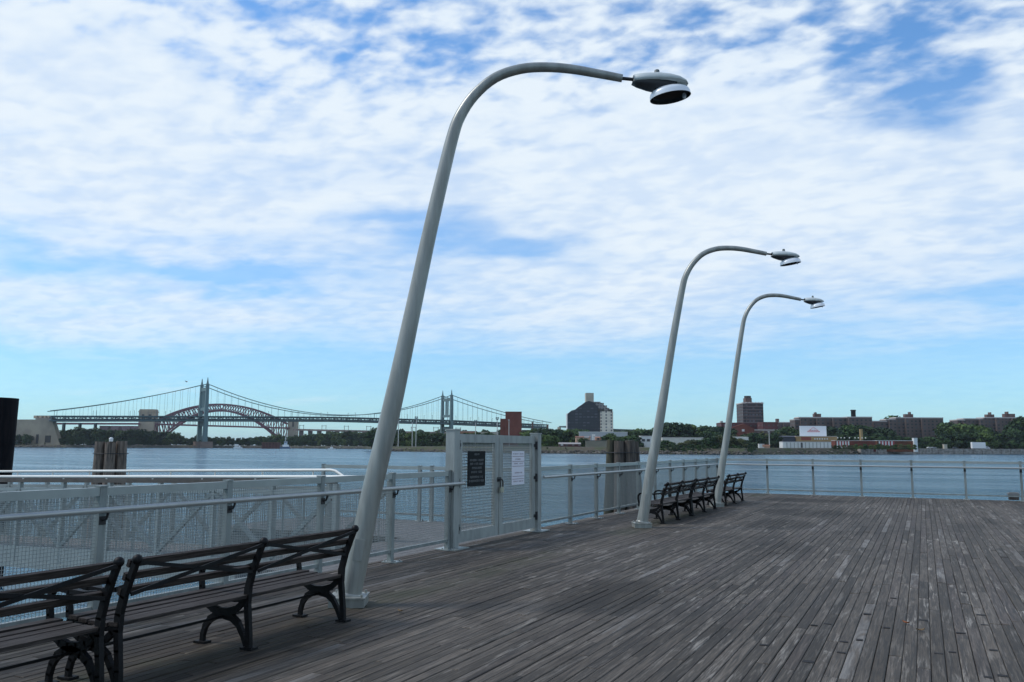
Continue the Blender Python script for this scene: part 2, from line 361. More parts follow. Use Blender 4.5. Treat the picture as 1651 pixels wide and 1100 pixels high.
    ob = B.build('pier_deck', M); me = ob.data
    ca = me.color_attributes.new('plank', 'FLOAT_COLOR', 'CORNER'); arr = []
    for p_ in me.polygons:
        for _ in range(p_.loop_total): arr += cols[p_.index]
    ca.data.foreach_set('color', arr); struct(ob)
    B = MB(); B.span((-6.46, -4, -0.35), (13, 28.72, -0.05))
    for k in range(8):
        B.span((-6.2 + 0.002 * k, -3.5 + k * 4.4, -0.9), (12.8, -3.1 + k * 4.4, -0.352))
    struct(B.build('pier_base', mat('pier_underside_timber', (0.035, 0.032, 0.03), 0.9, var=0.4)))
    # pits where deck bolts sit below the boards
    B = MB()
    pits = [(1309, 1008), (1342, 1007), (1395, 990), (1360, 1035), (1386, 1032), (1352, 1052), (1310, 1068), (1426, 1012), (1577, 1007), (1582, 992), (1560, 1022), (1522, 1055), (1537, 1052), (1604, 1049), (1600, 1093), (1496, 1001), (1625, 1091), (1230, 1040), (1445, 965), (1550, 955)]
    for (u, v) in pits:
        q = G(u, v); bx = -6.50 + math.floor((q.x + 6.50) / pitch) * pitch
        w = rnd.uniform(0.045, 0.075); B.box((bx + 0.045 + rnd.uniform(-.01, .01), q.y, 0.0005), (w, rnd.uniform(0.03, 0.06), 0.006))
    ob = B.build('bolt_pits', mat('bolt_pit_dark', (0.012, 0.011, 0.011), 0.9)); struct(ob)
deck()

def land():
    # ground of both far banks: shoreline, top of the bank, and land running back to the hills
    shore = [(-1500, 1060, 0.3), (-300, 1060, 0.3), (100, 1072, 0.3), (220, 1110, 0.3), (300, 1180, 0.3), (590, 1190, 0.3), (606, 900, 0.6), (620, 705, 0.9), (645, 672, 1.0), (760, 610, 1.4), (870, 560, 1.5), (1000, 540, 1.5), (1200, 535, 1.4),
             (1300, 590, 1.6), (1400, 640, 1.7), (1520, 700, 1.7), (1800, 740, 1.7), (2600, 900, 1.7)]
    B = MB(); rows = [[], [], [], [], []]
    for (u, D, zt) in shore:
        h = 720.0
        for k, (dd, z) in enumerate(((-1.5, WZ - 0.6), (1.5, WZ + 0.8), (7, zt - 0.25), (14, zt), (9000, zt - 1.0))):
            q = P(u, h, D + dd); q.z = z; rows[k].append(q)
    n = len(shore)
    vs = [q for r in rows for q in r]; fs = []
    for k in range(4):
        for i in range(n - 1): fs.append((k * n + i, k * n + i + 1, (k + 1) * n + i + 1, (k + 1) * n + i))
    B.add(vs, fs)
    struct(B.build('far_bank', mat('bank_earth_and_grass', (0.05, 0.062, 0.024), 0.95, 0, c2=(0.075, 0.062, 0.045), scale=0.08, bump=0.3)))
land()

# ------------------------------------------------------------------ railings on the pier
def mesh_panel(axis, a0, a1, z0, z1, c, sp=0.03, d=0.0030):
    B = MB(); n = max(1, round((a1 - a0) / sp)); s = (a1 - a0) / n; m_ = max(1, round((z1 - z0) / sp)); sz = (z1 - z0) / m_
    for i in range(1, n):
        a = a0 + i * s
        B.box((c + 0.001, a, (z0 + z1) / 2) if axis == 'y' else (a, c + 0.001, (z0 + z1) / 2), (d, d, z1 - z0))
    for j in range(1, m_):
        z = z0 + j * sz
        B.box((c - 0.003, (a0 + a1) / 2, z) if axis == 'y' else ((a0 + a1) / 2, c - 0.003, z), (d, a1 - a0, d) if axis == 'y' else (a1 - a0, d, d))
    return B

def railing(name, axis, c, posts, ends, label, side=1, hand=True, hr_ends=None, zf=0.0, panels=True, post_w=0.065, sp=0.03, wd=0.0036):
    """posts: positions along axis; side: +1/-1 where the handrail sits; ends: top rail from / to"""
    loc = (c, ends[0], zf) if axis == 'y' else (ends[0], c, zf); O = Vector(loc)
    th = thing(name, loc, label, 'railing')
    def X(a, o, z): return Vector((c + o, a, zf + z)) if axis == 'y' else Vector((a, c + o, zf + z))
    def sz(a, o, z): return (o, a, z) if axis == 'y' else (a, o, z)
    for a in posts:
        B = MB(); B.box(X(a, 0, 0.569), sz(post_w, post_w, 1.138)); B.box(X(a, 0, 1.145), sz(post_w + 0.012, post_w + 0.012, 0.014))
        p_ = B.build('post', galv, th, O)
        B = MB(); B.box(X(a, 0.03 * side, 0.007), sz(0.16, 0.22, 0.014))
        for ea in (-1, 1):
            for eo in (-1, 1): B.tube([X(a + 0.055 * ea, 0.03 * side + 0.08 * eo, 0.014), X(a + 0.055 * ea, 0.03 * side + 0.08 * eo, 0.032)], 0.011, 6)
        B.build('base_plate', galv_lt, p_, O)
        if hand:
            B = MB(); B.tube([X(a, 0.03 * side, 0.86), X(a, 0.085 * side, 0.875), X(a, 0.10 * side, 0.925)], 0.012, 6); B.box(X(a, 0.038 * side, 0.86), sz(0.06, 0.012, 0.07))
            B.build('handrail_bracket', dark_m, p_, O)
    edges = sorted(set([ends[0]] + list(posts) + [ends[1]]))
    B = MB()
    for a, b in zip(edges[:-1], edges[1:]):
        a_ = a + (post_w / 2 if a in posts else 0); b_ = b - (post_w / 2 if b in posts else 0)
        if b_ - a_ > 0.05: B.box(X((a_ + b_) / 2, 0, 1.10), sz(b_ - a_, 0.055, 0.07))
    B.build('top_rail', galv_lt, th, O)
    B = MB()
    for a, b in zip(edges[:-1], edges[1:]):
        a_ = a + (post_w / 2 if a in posts else 0); b_ = b - (post_w / 2 if b in posts else 0)
        if b_ - a_ > 0.05: B.box(X((a_ + b_) / 2, 0, 0.135), sz(b_ - a_, 0.045, 0.04))
    B.build('bottom_rail', galv, th, O)
    if hand:
        h0, h1 = hr_ends or ends; B = MB(); B.tube([X(h0, 0.10 * side, 0.95), X(h1, 0.10 * side, 0.95)], 0.025, 12)
        B.build('handrail', hand_m, th, O)
    if panels:
        for a, b in zip(edges[:-1], edges[1:]):
            a_ = a + (post_w / 2 if a in posts else 0); b_ = b - (post_w / 2 if b in posts else 0)
            if b_ - a_ > 0.2:
                mesh_panel(axis, a_, b_, zf + 0.156, zf + 1.064, c, sp, wd).build('mesh_panel', wire, th, O)
    return th
FX = -6.30
railing('pier_railing', 'y', FX, [10.70 - 1.45 * k for k in range(9)], (-0.95, 10.735), 'long grey mesh railing behind the near benches, left of the gate', 1, hr_ends=(-0.95, 11.0))
railing('pier_railing', 'y', FX, [15.45 + 1.455 * k for k in range(9)], (13.93, 28.55), 'grey mesh railing running from the gate to the far pier corner', 1, sp=0.03, wd=0.0040)
railing('pier_railing', 'x', 28.60, [-6.30, -4.66, -3.23, -1.80, -0.36, 1.08, 2.52, 3.96, 5.40, 6.84, 8.28, 9.72, 11.2], (-6.33, 11.23), 'grey mesh railing across the far end of the pier', -1, hr_ends=(-6.2, 11.23), sp=0.03, wd=0.0034)

# ------------------------------------------------------------------ gate
def gate():
    th = thing('pier_gate', (FX, 12.25, 0), 'tall grey double gate of mesh panels in the pier railing', 'gate'); O = Vector((FX, 12.25, 0))
    for (y, w) in ((10.63 + 0.0, 0.0), ):
        pass
    for (y0, y1, h) in ((10.745, 10.905, 1.735), (13.73, 13.88, 1.725)):
        B = MB(); B.span((FX - 0.075, y0, 0), (FX + 0.075, y1, h)); B.span((FX - 0.085, y0 - 0.01, h), (FX + 0.085, y1 + 0.01, h + 0.02))
        p_ = B.build('gate_post', gate_lit_paint, th, O)
        B = MB(); B.span((FX - 0.17, y0 - 0.12, 0.002), (FX + 0.19, y1 + 0.12, 0.018)); B.build('base_plate', galv_lt, p_, O)
    for (y0, y1, hy, name) in ((10.925, 12.265, 10.915, 'L'), (12.285, 13.71, 13.72, 'R')):
        B = MB(); z0, z1 = 0.07, 1.685; sw = 0.13; xa, xb = FX - 0.03, FX + 0.035
        B.span((xa, y0, z0), (xb, y0 + sw, z1)); B.span((xa, y1 - sw, z0), (xb, y1, z1))
        B.span((xa + 0.002, y0 + sw, z1 - 0.13), (xb - 0.002, y1 - sw, z1 - 0.002)); B.span((xa + 0.002, y0 + sw, z0 + 0.002), (xb - 0.002, y1 - sw, z0 + 0.165))
        f = B.build('gate_leaf', gate_lit_paint, th, O)
        B = mesh_panel('y', y0 + sw, y1 - sw, z0 + 0.165, z1 - 0.13, FX - 0.005, 0.045 if name == 'L' else 0.042, 0.0088)
        B.build('mesh_panel', wire, f, O)
        for z in (0.28, 0.95, 1.52):
            B = MB(); B.tube([(FX + 0.055, hy, z - 0.07), (FX + 0.055, hy, z + 0.07)], 0.022, 8); B.box((FX + 0.040, hy, z), (0.014, 0.16, 0.05)); B.build('hinge', dark_m, f, O)
    B = MB(); B.span((FX + 0.037, 12.21, 0.93), (FX + 0.047, 12.34, 1.00)); B.span((FX + 0.047, 12.225, 0.95), (FX + 0.075, 12.245, 0.97)); B.span((FX + 0.047, 12.305, 0.95), (FX + 0.075, 12.325, 0.97))
    B.build('hasp', dark_m, th, O)
gate()
def padlock():
    c = Vector((FX + 0.085, 12.275, 0.80)); dk_ = mat('lock_dark', (0.05, 0.045, 0.04), .5, .3); th = thing('padlock', c, 'small metal padlock hanging on the hasp between the gate leaves', 'padlock')
    B = MB(); B.box(c, (0.04, 0.10, 0.09)); B.build('lock_body', mat('brass_steel', (0.55, 0.52, 0.42), 0.3, 0.8), th, c)
    B = MB(); B.tube([c + Vector((0, 0.045 * math.cos(a), 0.12 + 0.045 * math.sin(a))) if 0 <= a <= math.pi else c for a in [k * math.pi / 8 for k in range(9)]], 0.011, 6)
    B.tube([c + Vector((0, 0.045, 0.03)), c + Vector((0, 0.045, 0.12))], 0.011, 6); B.tube([c + Vector((0, -0.045, 0.03)), c + Vector((0, -0.045, 0.12))], 0.011, 6)
    B.build('shackle', dk_, th, c)
padlock()
def strokes(B, x, y0, y1, z, h, rnd, words):
    """rows of letter-like strokes, as blurred on the sign as in the photograph"""
    tot = sum(words) + len(words) - 1; cw = (y1 - y0) / tot; y = y0
    for w in words:
        for _ in range(w):
            s = cw * 0.16; a, b = y + cw * 0.12, y + cw * 0.82
            k = rnd.randrange(4)
            B.span((x, a, z - h / 2), (x + 0.0015, a + s, z + h / 2))
            if k != 0: B.span((x, b - s, z - h / 2), (x + 0.0015, b, z + h / 2))
            zz = (0, h * 0.42, -h * 0.42, 0.2 * h)[k]
            B.span((x, a + s, z + zz - h * 0.08), (x + 0.0012, b - s, z + zz + h * 0.08))
            y += cw
        y += cw
def signs():
    rnd = random.Random(5); x = FX + 0.036
    loc = Vector((x, 11.50, 1.15)); th = thing('gate_sign', loc, 'black rectangular sign with grey lettering on the gate', 'sign')
    B = MB(); B.span((x, 11.22, 0.885), (x + 0.006, 11.78, 1.425)); B.build('sign_plate', mat('sign_black', (0.006, 0.008, 0.010), 0.6, spec=0.15), th, loc)
    B = MB(); X = x + 0.0065
    strokes(B, X, 11.42, 11.58, 1.377, 0.030, rnd, [4])
    for z, a, b, w in ((1.285, 11.27, 11.73, [10, 8]), (1.228, 11.28, 11.71, [4, 5, 5]), (1.165, 11.34, 11.66, [9]), (1.105, 11.32, 11.67, [6, 4]), (1.028, 11.28, 11.70, [8, 2]), (0.968, 11.25, 11.74, [12, 4])):
        strokes(B, X, a, b, z, 0.034, rnd, w)
    B.build('lettering', mat('sign_grey', (0.16, 0.17, 0.17), 0.6), th, loc)
    loc = Vector((x, 12.99, 1.13)); th = thing('gate_notice', loc, 'white narrow paper notice fixed on the gate mesh', 'notice')
    B = MB(); B.span((x, 12.75, 0.855), (x + 0.004, 13.235, 1.42)); B.build('notice_sheet', mat('notice_white', (0.72, 0.72, 0.78), 0.55), th, loc)
    B = MB(); X = x + 0.0045
    for z in (1.33, 1.245, 1.165, 0.995, 0.95): B.span((X, 12.765, z - 0.005), (X + 0.001, 13.22, z + 0.005))
    for z, a, b, w in ((1.375, 12.79, 13.20, [7, 5]), (1.285, 12.88, 13.10, [7]), (1.21, 12.82, 13.17, [5, 4]), (1.055, 12.85, 13.15, [9]), (0.91, 12.80, 13.19, [6, 6])): strokes(B, X, a, b, z, 0.022, rnd, w)
    B.build('lettering', mat('notice_print', (0.30, 0.24, 0.27), 0.6), th, loc)
signs()

# ------------------------------------------------------------------ street lamps
def lamp_proto():
    th = thing('street_lamp', (0, 0, 0), 'tallest looking grey lamp with leaning pole, beside the nearest bench', 'street lamp', 'curved lamps along the pier')
    ctl = [(-.047, 0.06, .107), (0.040, 0.5, .103), (.132, 1.02, .098), (.235, 1.5, .095), (.340, 2.0, .092), (.50, 2.84, .080), (.645, 3.6, .074), (.765, 4.18, .069), (.865, 4.63, .064), (.94, 4.86, .059),
           (1.085, 5.09, .0545), (1.30, 5.285, .052), (1.56, 5.385, .051), (1.825, 5.41, .050), (2.085, 5.395, .048), (2.34, 5.355, .045), (2.62, 5.305, .041)]
    pts = []; rad = []
    for i in range(len(ctl) - 1):
        p0 = ctl[max(i - 1, 0)]; p1 = ctl[i]; p2 = ctl[i + 1]; p3 = ctl[min(i + 2, len(ctl) - 1)]
        for k in range(4):
            s = k / 4; q = [0.5 * ((2 * p1[j]) + (-p0[j] + p2[j]) * s + (2 * p0[j] - 5 * p1[j] + 4 * p2[j] - p3[j]) * s * s + (-p0[j] + 3 * p1[j] - 3 * p2[j] + p3[j]) * s ** 3) for j in range(3)]
            pts.append((q[0], 0, q[1])); rad.append(q[2])
    pts.append((ctl[-1][0], 0, ctl[-1][1])); rad.append(ctl[-1][2])
    B = MB(); B.tube(pts, rad, 28); B.build('pole', pole_m, th)
    B = MB(); B.span((-.215, -.165, 0.0), (.115, .165, .075)); B.span((-.225, -.175, .075), (.125, .175, .09))
    for a in (-1, 1):
        for b in (-1, 1): B.tube([(a * .140 - .05, b * .140, .09), (a * .140 - .05, b * .140, .115)], .013, 6)
    B.build('base_plate', pole_m, th)
    B = MB(); B.tube([(-.044, 0, .09), (-.041, 0, .105), (-.038, 0, .12)], [.122, .120, .108], 28); B.build('weld_collar', pole_m, th)
    B = MB(); B.box((.045, -.101, .52), (.09, .012, .20), Matrix.Rotation(R_(8), 3, 'Y')); B.build('access_cover', pole_m, th)
    B = MB(); B.tube([(2.60, 0, 5.306), (2.76, 0, 5.293)], 0.018, 10); B.build('spigot', dark_m, th)
    # head: upper housing, darker underside, hanging reflector bowl, photocell
    hd = MB(); n = 20; secs = []
    for (x, w, zt, zb) in ((2.735, .060, 5.335, 5.262), (2.748, .072, 5.345, 5.258), (2.85, .105, 5.355, 5.256), (2.99, .135, 5.354, 5.252), (3.10, .140, 5.340, 5.25), (3.20, .128, 5.315, 5.248), (3.27, .095, 5.28, 5.245), (3.302, .045, 5.255, 5.243)):
        r = []
        for k in range(n):
            a = math.pi * k / (n - 1); c_ = math.cos(a); s_ = math.sin(a) ** 0.55
            r.append(Vector((x, -w * c_, zb + (zt - zb) * s_)))
        secs.append(r)
    vs = [q for r in secs for q in r]; fs = []
    for i in range(len(secs) - 1):
        for k in range(n - 1): fs.append((i * n + k, i * n + k + 1, (i + 1) * n + k + 1, (i + 1) * n + k))
        fs.append(((i + 1) * n, i * n, i * n + n - 1, (i + 1) * n + n - 1)[::-1])
    fs.append(tuple(range(n))); fs.append(tuple(range(len(secs) * n - 1, (len(secs) - 1) * n - 1, -1)))
    hd.add(vs, fs, True); h = hd.build('lamp_housing', head_m, th)
    ud = MB(); secs = []
    for (x, w, dz) in ((2.722, .045, .012), (2.78, .075, .038), (2.88, .10, .068), (2.98, .11, .090), (3.08, .10, .078), (3.18, .075, .04)):
        r = []
        for k in range(n):
            a = math.pi * k / (n - 1); r.append(Vector((x, -w * math.cos(a), 5.258 - 0.008 * (x - 2.72) / .6 - dz * math.sin(a) ** 0.7)))
        secs.append(r)
    vs = [q for r in secs for q in r]; fs = []
    for i in range(len(secs) - 1):
        for k in range(n - 1): fs.append((i * n + k, (i + 1) * n + k, (i + 1) * n + k + 1, i * n + k + 1))
    fs.append(tuple(range(n))); fs.append(tuple(range(len(secs) * n - 1, (len(secs) - 1) * n - 1, -1)))
    ud.add(vs, fs, True); ud.build('underside', mat('lamp_underside', (0.035, 0.036, 0.04), 0.55), h)
    # reflector: shallow bowl, open downwards, tipped a little
    tilt = R_(9); c = Vector((3.122, 0, 5.105)); RX = Matrix.Rotation(-tilt, 3, 'Y')
    def bowl(off, top):
        vs = []; m_ = 9
        for i in range(m_ + 1):
            a = (math.pi / 2) * i / m_
            for k in range(32):
                b = 2 * math.pi * k / 32
                r_ = (0.215 + off) * math.sin(a); vs.append(c + RX @ Vector((r_ * math.cos(b), r_ * 0.80 * math.sin(b), (0.115 + off) * math.cos(a) ** 0.6 if i < m_ else 0)))
        fs = []
        for i in range(m_):
            for k in range(32):
                q = (i * 32 + k, (i + 1) * 32 + k, (i + 1) * 32 + (k + 1) % 32, i * 32 + (k + 1) % 32); fs.append(q if top else q[::-1])
        return vs, fs
    B = MB(); B.add(*bowl(0.0, True), True); B.build('reflector', mat('reflector_white', (0.82, 0.84, 0.85), 0.3, 0.2), h)
    B = MB(); B.add(*bowl(-0.008, False), True); B.build('reflector_lining', mat('reflector_lining', (0.03, 0.032, 0.035), 0.35, 0.3), h)
    B = MB(); B.ball(c + Vector((0.15, 0.02, 0.034)), 0.026, 12, 8, (0.8, 1, 1.3)); B.build('bulb_glint', mat('bulb_glint', (0.75, 0.78, 0.8), 0.12), h)  # small pale ball shaped in as the glint inside the bowl
    B = MB(); B.tube([(2.985, 0, 5.345), (2.985, 0, 5.365), (2.985, 0, 5.366), (2.985, 0, 5.395)], [.032, .032, .027, .027], 14); B.ball((2.985, 0, 5.395), .027, 14, 6, (1, 1, .5))
    B.build('photocell', mat('photocell', (0.10, 0.12, 0.12), 0.5), h)
    return th
lp = lamp_proto()
lp.location = (-4.93, 6.65, 0); lp.rotation_euler = (0, 0, R_(28)); lp['label'] = 'nearest and tallest grey curved lamp, its base beside the end of the near bench'
l2 = dup(lp, (-4.80, 15.45, 0), R_(28), 'middle grey curved lamp, its base next to the gate end of the far benches')
l3 = dup(lp, (-4.78, 21.75, 0), R_(27), 'smallest and farthest grey curved lamp, rising between two far benches')

l2.scale = (.955, 1, 1.0); l3.scale = (.885, 1, 1.018)

# ------------------------------------------------------------------ benches (length along +y, seat faces -x)
BL = 2.28
def bench_proto():
    th = thing('park_bench', (0, 0, 0), 'bench', 'bench', 'iron and wood benches along the railing')
    def bars(B, y, pts, w, t=0.028):
        for (a, b, i) in zip(pts[:-1], pts[1:], range(99)):
            a3 = Vector((-a[0], y, a[1])); b3 = Vector((-b[0], y, b[1])); d = (b3 - a3).normalized() * 0.006
            B.beam(a3 - d, b3 + d, t if abs(0) else t, w[i] if isinstance(w, list) else w, (0, 1, 0)) if False else B.beam(a3 - d, b3 + d, w[i] if isinstance(w, list) else w, t, (0, 1, 0))
    for k in range(3):
        y = 0.02 + k * (BL - 0.04) / 2; B = MB()
        bars(B, y, [(0, 0.0), (0.005, 0.10), (0.02, 0.22), (0.035, 0.34), (0.03, 0.44), (0.0, 0.55), (-0.045, 0.66), (-0.09, 0.765)], [.040, .042, .046, .052, .048, .042, .038], 0.034)
        B.ball((0.10, y, 0.785), 0.033, 12, 8)
        bars(B, y, [(0.47, 0.0), (0.466, 0.06), (0.445, 0.125), (0.40, 0.18), (0.34, 0.215), (0.26, 0.228), (0.18, 0.215), (0.115, 0.175), (0.07, 0.11), (0.03, 0.03)], [.036, .038, .044, .055, .06, .06, .052, .042, .034], 0.030)
        bars(B, y, [(0.475, 0.330), (0.44, 0.295), (0.38, 0.265), (0.30, 0.245), (0.22, 0.25), (0.14, 0.275), (0.08, 0.325), (0.04, 0.37)], [.036, .046, .055, .06, .055, .042, .034], 0.030)
        bars(B, y, [(0.475, 0.325), (0.50, 0.36), (0.44, 0.359), (0.30, 0.343), (0.15, 0.342), (0.03, 0.352)], [.034, .030, .028, .028, .028], 0.028)
        # armrest curling down at the front
        bars(B, y, [(-0.03, 0.620), (0.06, 0.590), (0.18, 0.575), (0.32, 0.580), (0.42, 0.588), (0.480, 0.572), (0.508, 0.535), (0.510, 0.48), (0.50, 0.42), (0.497, 0.385)], [.030] * 9, 0.036)
        for (a, b) in ((0.0, 0.0), (0.47, 0.0)): B.box((-a, y, 0.008), (0.11, 0.075, 0.016))
        f = B.build('frame', iron, th)
    for z, s in ((0.760, -0.078), (0.676, -0.046), (0.582, -0.010)):
        B = MB(); M = Matrix.Rotation(R_(20), 3, 'Y'); B.box((-s - 0.034, BL / 2, z), (0.024, BL, 0.047), M); B.build('back_slat', slat_m, th)
    for s, z in ((0.06, 0.368), (0.155, 0.360), (0.25, 0.361), (0.345, 0.366), (0.44, 0.376)):
        B = MB(); B.box((-s, BL / 2, z + 0.012), (0.080, BL, 0.024)); B.build('seat_slat', slat_m, th)
    for k in range(2):
        ya = 0.04 + k * (BL - 0.04) / 2; yb = ya + (BL - 0.04) / 2 - 0.04; B = MB()
        B.beam((0.098, ya, 0.765), (0.022, yb, 0.565), 0.012, 0.025); B.beam((0.022 + 0.014, ya, 0.565), (0.098 + 0.014, yb, 0.765), 0.012, 0.025)
        B.build('cross_brace', iron, th)
    B = MB(); B.tube([(-0.26, 0.0, 0.215), (-0.26, BL, 0.215)], 0.009, 6); B.build('tie_rod', iron, th)
    return th
bp = bench_proto()
bp.location = (-4.555, 3.735, 0); bp['label'] = 'whole dark bench in the foreground ending at the nearest lamp'
for y, lab in ((1.36, 'dark bench cut off by the lower left corner of the photo'), (16.28, 'far dark bench starting just behind the middle lamp'),
               (18.62, 'far dark bench ending at the farthest lamp'), (22.12, 'farthest dark bench, beyond the farthest lamp')):
    dup(bp, (-4.67 if y > 10 else -4.555, y, 0), 0, lab)

# ------------------------------------------------------------------ landing, gangway and their rails beyond the fence
def gangway():
    wood = mat('landing_boards', (0.16, 0.155, 0.15), 0.8, 0, c2=(0.09, 0.088, 0.085), scale=3, stretch=(8, 1, 1), bump=0.2)
    O = Vector((-8.2, 12, -0.1)); th = thing('landing_platform', O, 'grey board landing behind the gate and railing', 'platform')
    B = MB()
    for k in range(11): B.span((-6.62 - 0.145 * k, 8.3, -0.12), (-6.62 - 0.145 * k + 0.138, 12.2, -0.06))
    for k in range(40): B.span((-6.62 - 0.145 * k, 12.204, -0.12), (-6.62 - 0.145 * k + 0.138, 15.2, -0.06))
    B.build('floor_boards', wood, th, O)
    B = MB(); B.span((-8.1, 8.35, -0.42), (-6.55, 12.15, -0.124)); B.span((-12.3, 12.25, -0.42), (-6.55, 15.1, -0.124)); B.build('floor_beams', mat('landing_steel', (0.12, 0.13, 0.14), 0.6, 0.3), th, O)
    B = MB()
    for (x, y) in ((-7.4, 9), (-11.8, 12.8), (-11.8, 14.7), (-9.0, 14.7), (-7.4, 14.7)): B.tube([(x, y, -6), (x, y, -0.42)], 0.16, 12)
    B.build('support_piles', steel_pile, th, O)
    railing('landing_railing', 'x', 15.05, [-12.1, -9.55, -9.25, -6.9], (-12.1, -6.9), 'pale grey railing at the far side of the landing behind the gate', -1, hand=False, zf=-0.06, panels=True, sp=0.04, wd=0.0024)
    # gangway sloping gently down towards a float out of frame on the left
    x0, x1 = -7.95, -24.0; sl = 0.0205
    def z(x): return -0.06 + sl * (x - x0)
    O = Vector((x0, 10.9, z(x0))); th = thing('gangway', O, 'long grey gangway with white handrails behind the near railing', 'gangway')
    B = MB(); B.add([(x0, 10.22, z(x0) - .25), (x1, 10.22, z(x1) - .25), (x1, 11.58, z(x1) - .25), (x0, 11.58, z(x0) - .25), (x0, 10.22, z(x0) - .2), (x1, 10.22, z(x1) - .2), (x1, 11.58, z(x1) - .2), (x0, 11.58, z(x0) - .2)],
                   [(0, 1, 2, 3), (7, 6, 5, 4), (0, 4, 5, 1), (2, 6, 7, 3), (1, 5, 6, 2), (0, 3, 7, 4)]); B.build('walkway', wood, th, O)
    for y, nm in ((10.2, 0), (11.6, 1)):
        B = MB(); B.beam((x0, y, z(x0) - .33), (x1, y, z(x1) - .33), 0.06, 0.30); B.beam((x0 - 1.2 * nm, y, z(x0 - 1.2 * nm) + .86), (x1, y, z(x1) + .86), 0.06, 0.06)
        B.beam((x0, y + 0.004, z(x0) - .52), (x1, y + 0.004, z(x1) - .52), 0.08, 0.10)
        n = 13; dx = (x1 - x0) / n
        for k in range(n + 1):
            x = x0 + dx * k; B.beam((x, y, z(x) - .50), (x, y, z(x) + .99), 0.07, 0.07)
        for k in range(n):
            a, b = x0 + dx * k, x0 + dx * (k + 1)
            if k % 2: a, b = b, a
            B.beam((a, y, z(a) + .86), (b, y, z(b) - .16), 0.06, 0.06)
        for k in range(3 * n): 
            x = x0 + dx * (k + .5) / 3; B.beam((x, y + 0.02, z(x) - .20), (x, y + 0.02, z(x) + .88), 0.012, 0.012)
        tr = B.build('side_truss', mat('gangway_aluminium', (0.30, 0.33, 0.315), .45, .2, var=.15, scale=2), th, O)
        B = MB(); B.beam((x0 - 1.2 * nm, y, z(x0 - 1.2 * nm) + 1.02), (x1, y, z(x1) + 1.02), 0.07, 0.06); B.build('top_chord', mat('chord_brown', (0.10, 0.085, 0.07), .7, var=.3), th, O)
        B = MB()
        for k in range(int((x0 - x1) / 0.04)):
            x = x0 - 0.04 * k; B.box((x, y - 0.03, z(x) + 0.33), (0.006, 0.006, 1.0))
        for k in range(25):
            zz = -0.15 + 0.04 * k; B.beam((x0, y - 0.034, z(x0) + zz), (x1, y - 0.034, z(x1) + zz), 0.006, 0.006)
        B.build('mesh_panel', wire, th, O)
        xe = x0 - 0.05 - 1.15 * nm
        hz = 1.10 if nm == 0 else 1.165
        B = MB(); B.tube(([(xe + 0.45, y, z(xe) + hz), (x1, y, z(x1) + hz)] if nm == 0 else [(xe + 0.42, y, z(xe) + hz - .115), (xe + .26, y, z(xe) + hz - .108), (xe + 0.08, y, z(xe) + hz - .016), (xe - 0.02, y, z(xe) + hz), (x1, y, z(x1) + hz)]), 0.025, 12)
        for k in range(14):
            x = xe - 0.4 - 1.15 * k; B.tube([(x, y, z(x) + 1.0), (x, y, z(x) + hz - .01)], 0.014, 8)
        B.build('handrail', white_pipe, th, O)
gangway()

# ------------------------------------------------------------------ piles in the river
def pile_cluster(loc, label, r, zt, n, m_, seed, lean=0.05, light=False):
    rnd = random.Random(seed); th = thing('pile_cluster', loc, label, 'mooring piles', 'timber pile clusters in the river')
    for k in range(n):
        a = 2 * math.pi * k / (n - 1) + 0.3; rr = 0 if k == n - 1 else r
        top = Vector((rr * 0.62 * math.cos(a), rr * 0.62 * math.sin(a), zt + rnd.uniform(-0.12, 0.06))); bot = Vector((rr * (0.62 + lean * 9) * math.cos(a), rr * (0.62 + lean * 9) * math.sin(a), -2))
        B = MB(); pr = rnd.uniform(0.20, 0.25); N = 7
        pts = [bot.lerp(top, i / N) for i in range(N + 1)]; B.tube(pts, [pr * (1.1 - 0.12 * i / N) * rnd.uniform(0.97, 1.03) for i in range(N + 1)], 12)
        B.build('pile', m_ if k % 3 == 1 or m_ is pile_m else pile_dk, th)
    B = MB(); zz = zt - 0.55; ring = [Vector(((r * .66 + .22) * math.cos(q * math.pi / 12), (r * .66 + .22) * math.sin(q * math.pi / 12), zz)) for q in range(25)]
    B.tube(ring, 0.018, 6, False); B.build('binding_wire', dark_m, th)
    return th
q = P(177, 760, 41); pc1 = pile_cluster((q.x, q.y, WZ), 'brown timber pile cluster with a small light, under the arch bridge', 0.88, P(177, 713, 41).z - WZ, 7, pile_m, 2, 0.02)
q = P(1004, 760, 36); pc2 = pile_cluster((q.x, q.y, WZ), 'mossy timber pile cluster beyond the railing, left of the middle lamp', 0.80, P(1004, 709, 36).z - WZ, 8, pile_gr, 4, 0.05)
B = MB(); q = P(179, 712, 40.6); B.tube([q, q + Vector((0, 0, .10))], 0.09, 12); B.tube([q + Vector((0, 0, .10)), q + Vector((0, 0, .15)), q + Vector((0, 0, .20))], [0.10, 0.10, 0.04], 12)
th = thing('marker_light', q, 'small white marker light on top of the left pile cluster', 'marker light'); B.build('light_body', mat('marker_white', (0.7, 0.7, 0.68), 0.4), th, q)
q = P(-11, 760, 27); B = MB(); zt = P(0, 642, 27).z
B.tube([(q.x, q.y, -8), (q.x + 0.03, q.y, 0), (q.x + 0.05, q.y + 0.02, zt)], [0.50, 0.505, 0.52], 28)
for k in range(3): B.tube([(q.x + 0.04, q.y, zt - 0.6 - 0.9 * k), (q.x + 0.04, q.y, zt - 0.56 - 0.9 * k)], 0.535, 28)
o = B.build('steel_pile', steel_pile, None, (q.x, q.y, WZ)); tag(o, 'thick black steel pile standing in the water at the left edge', 'pile')

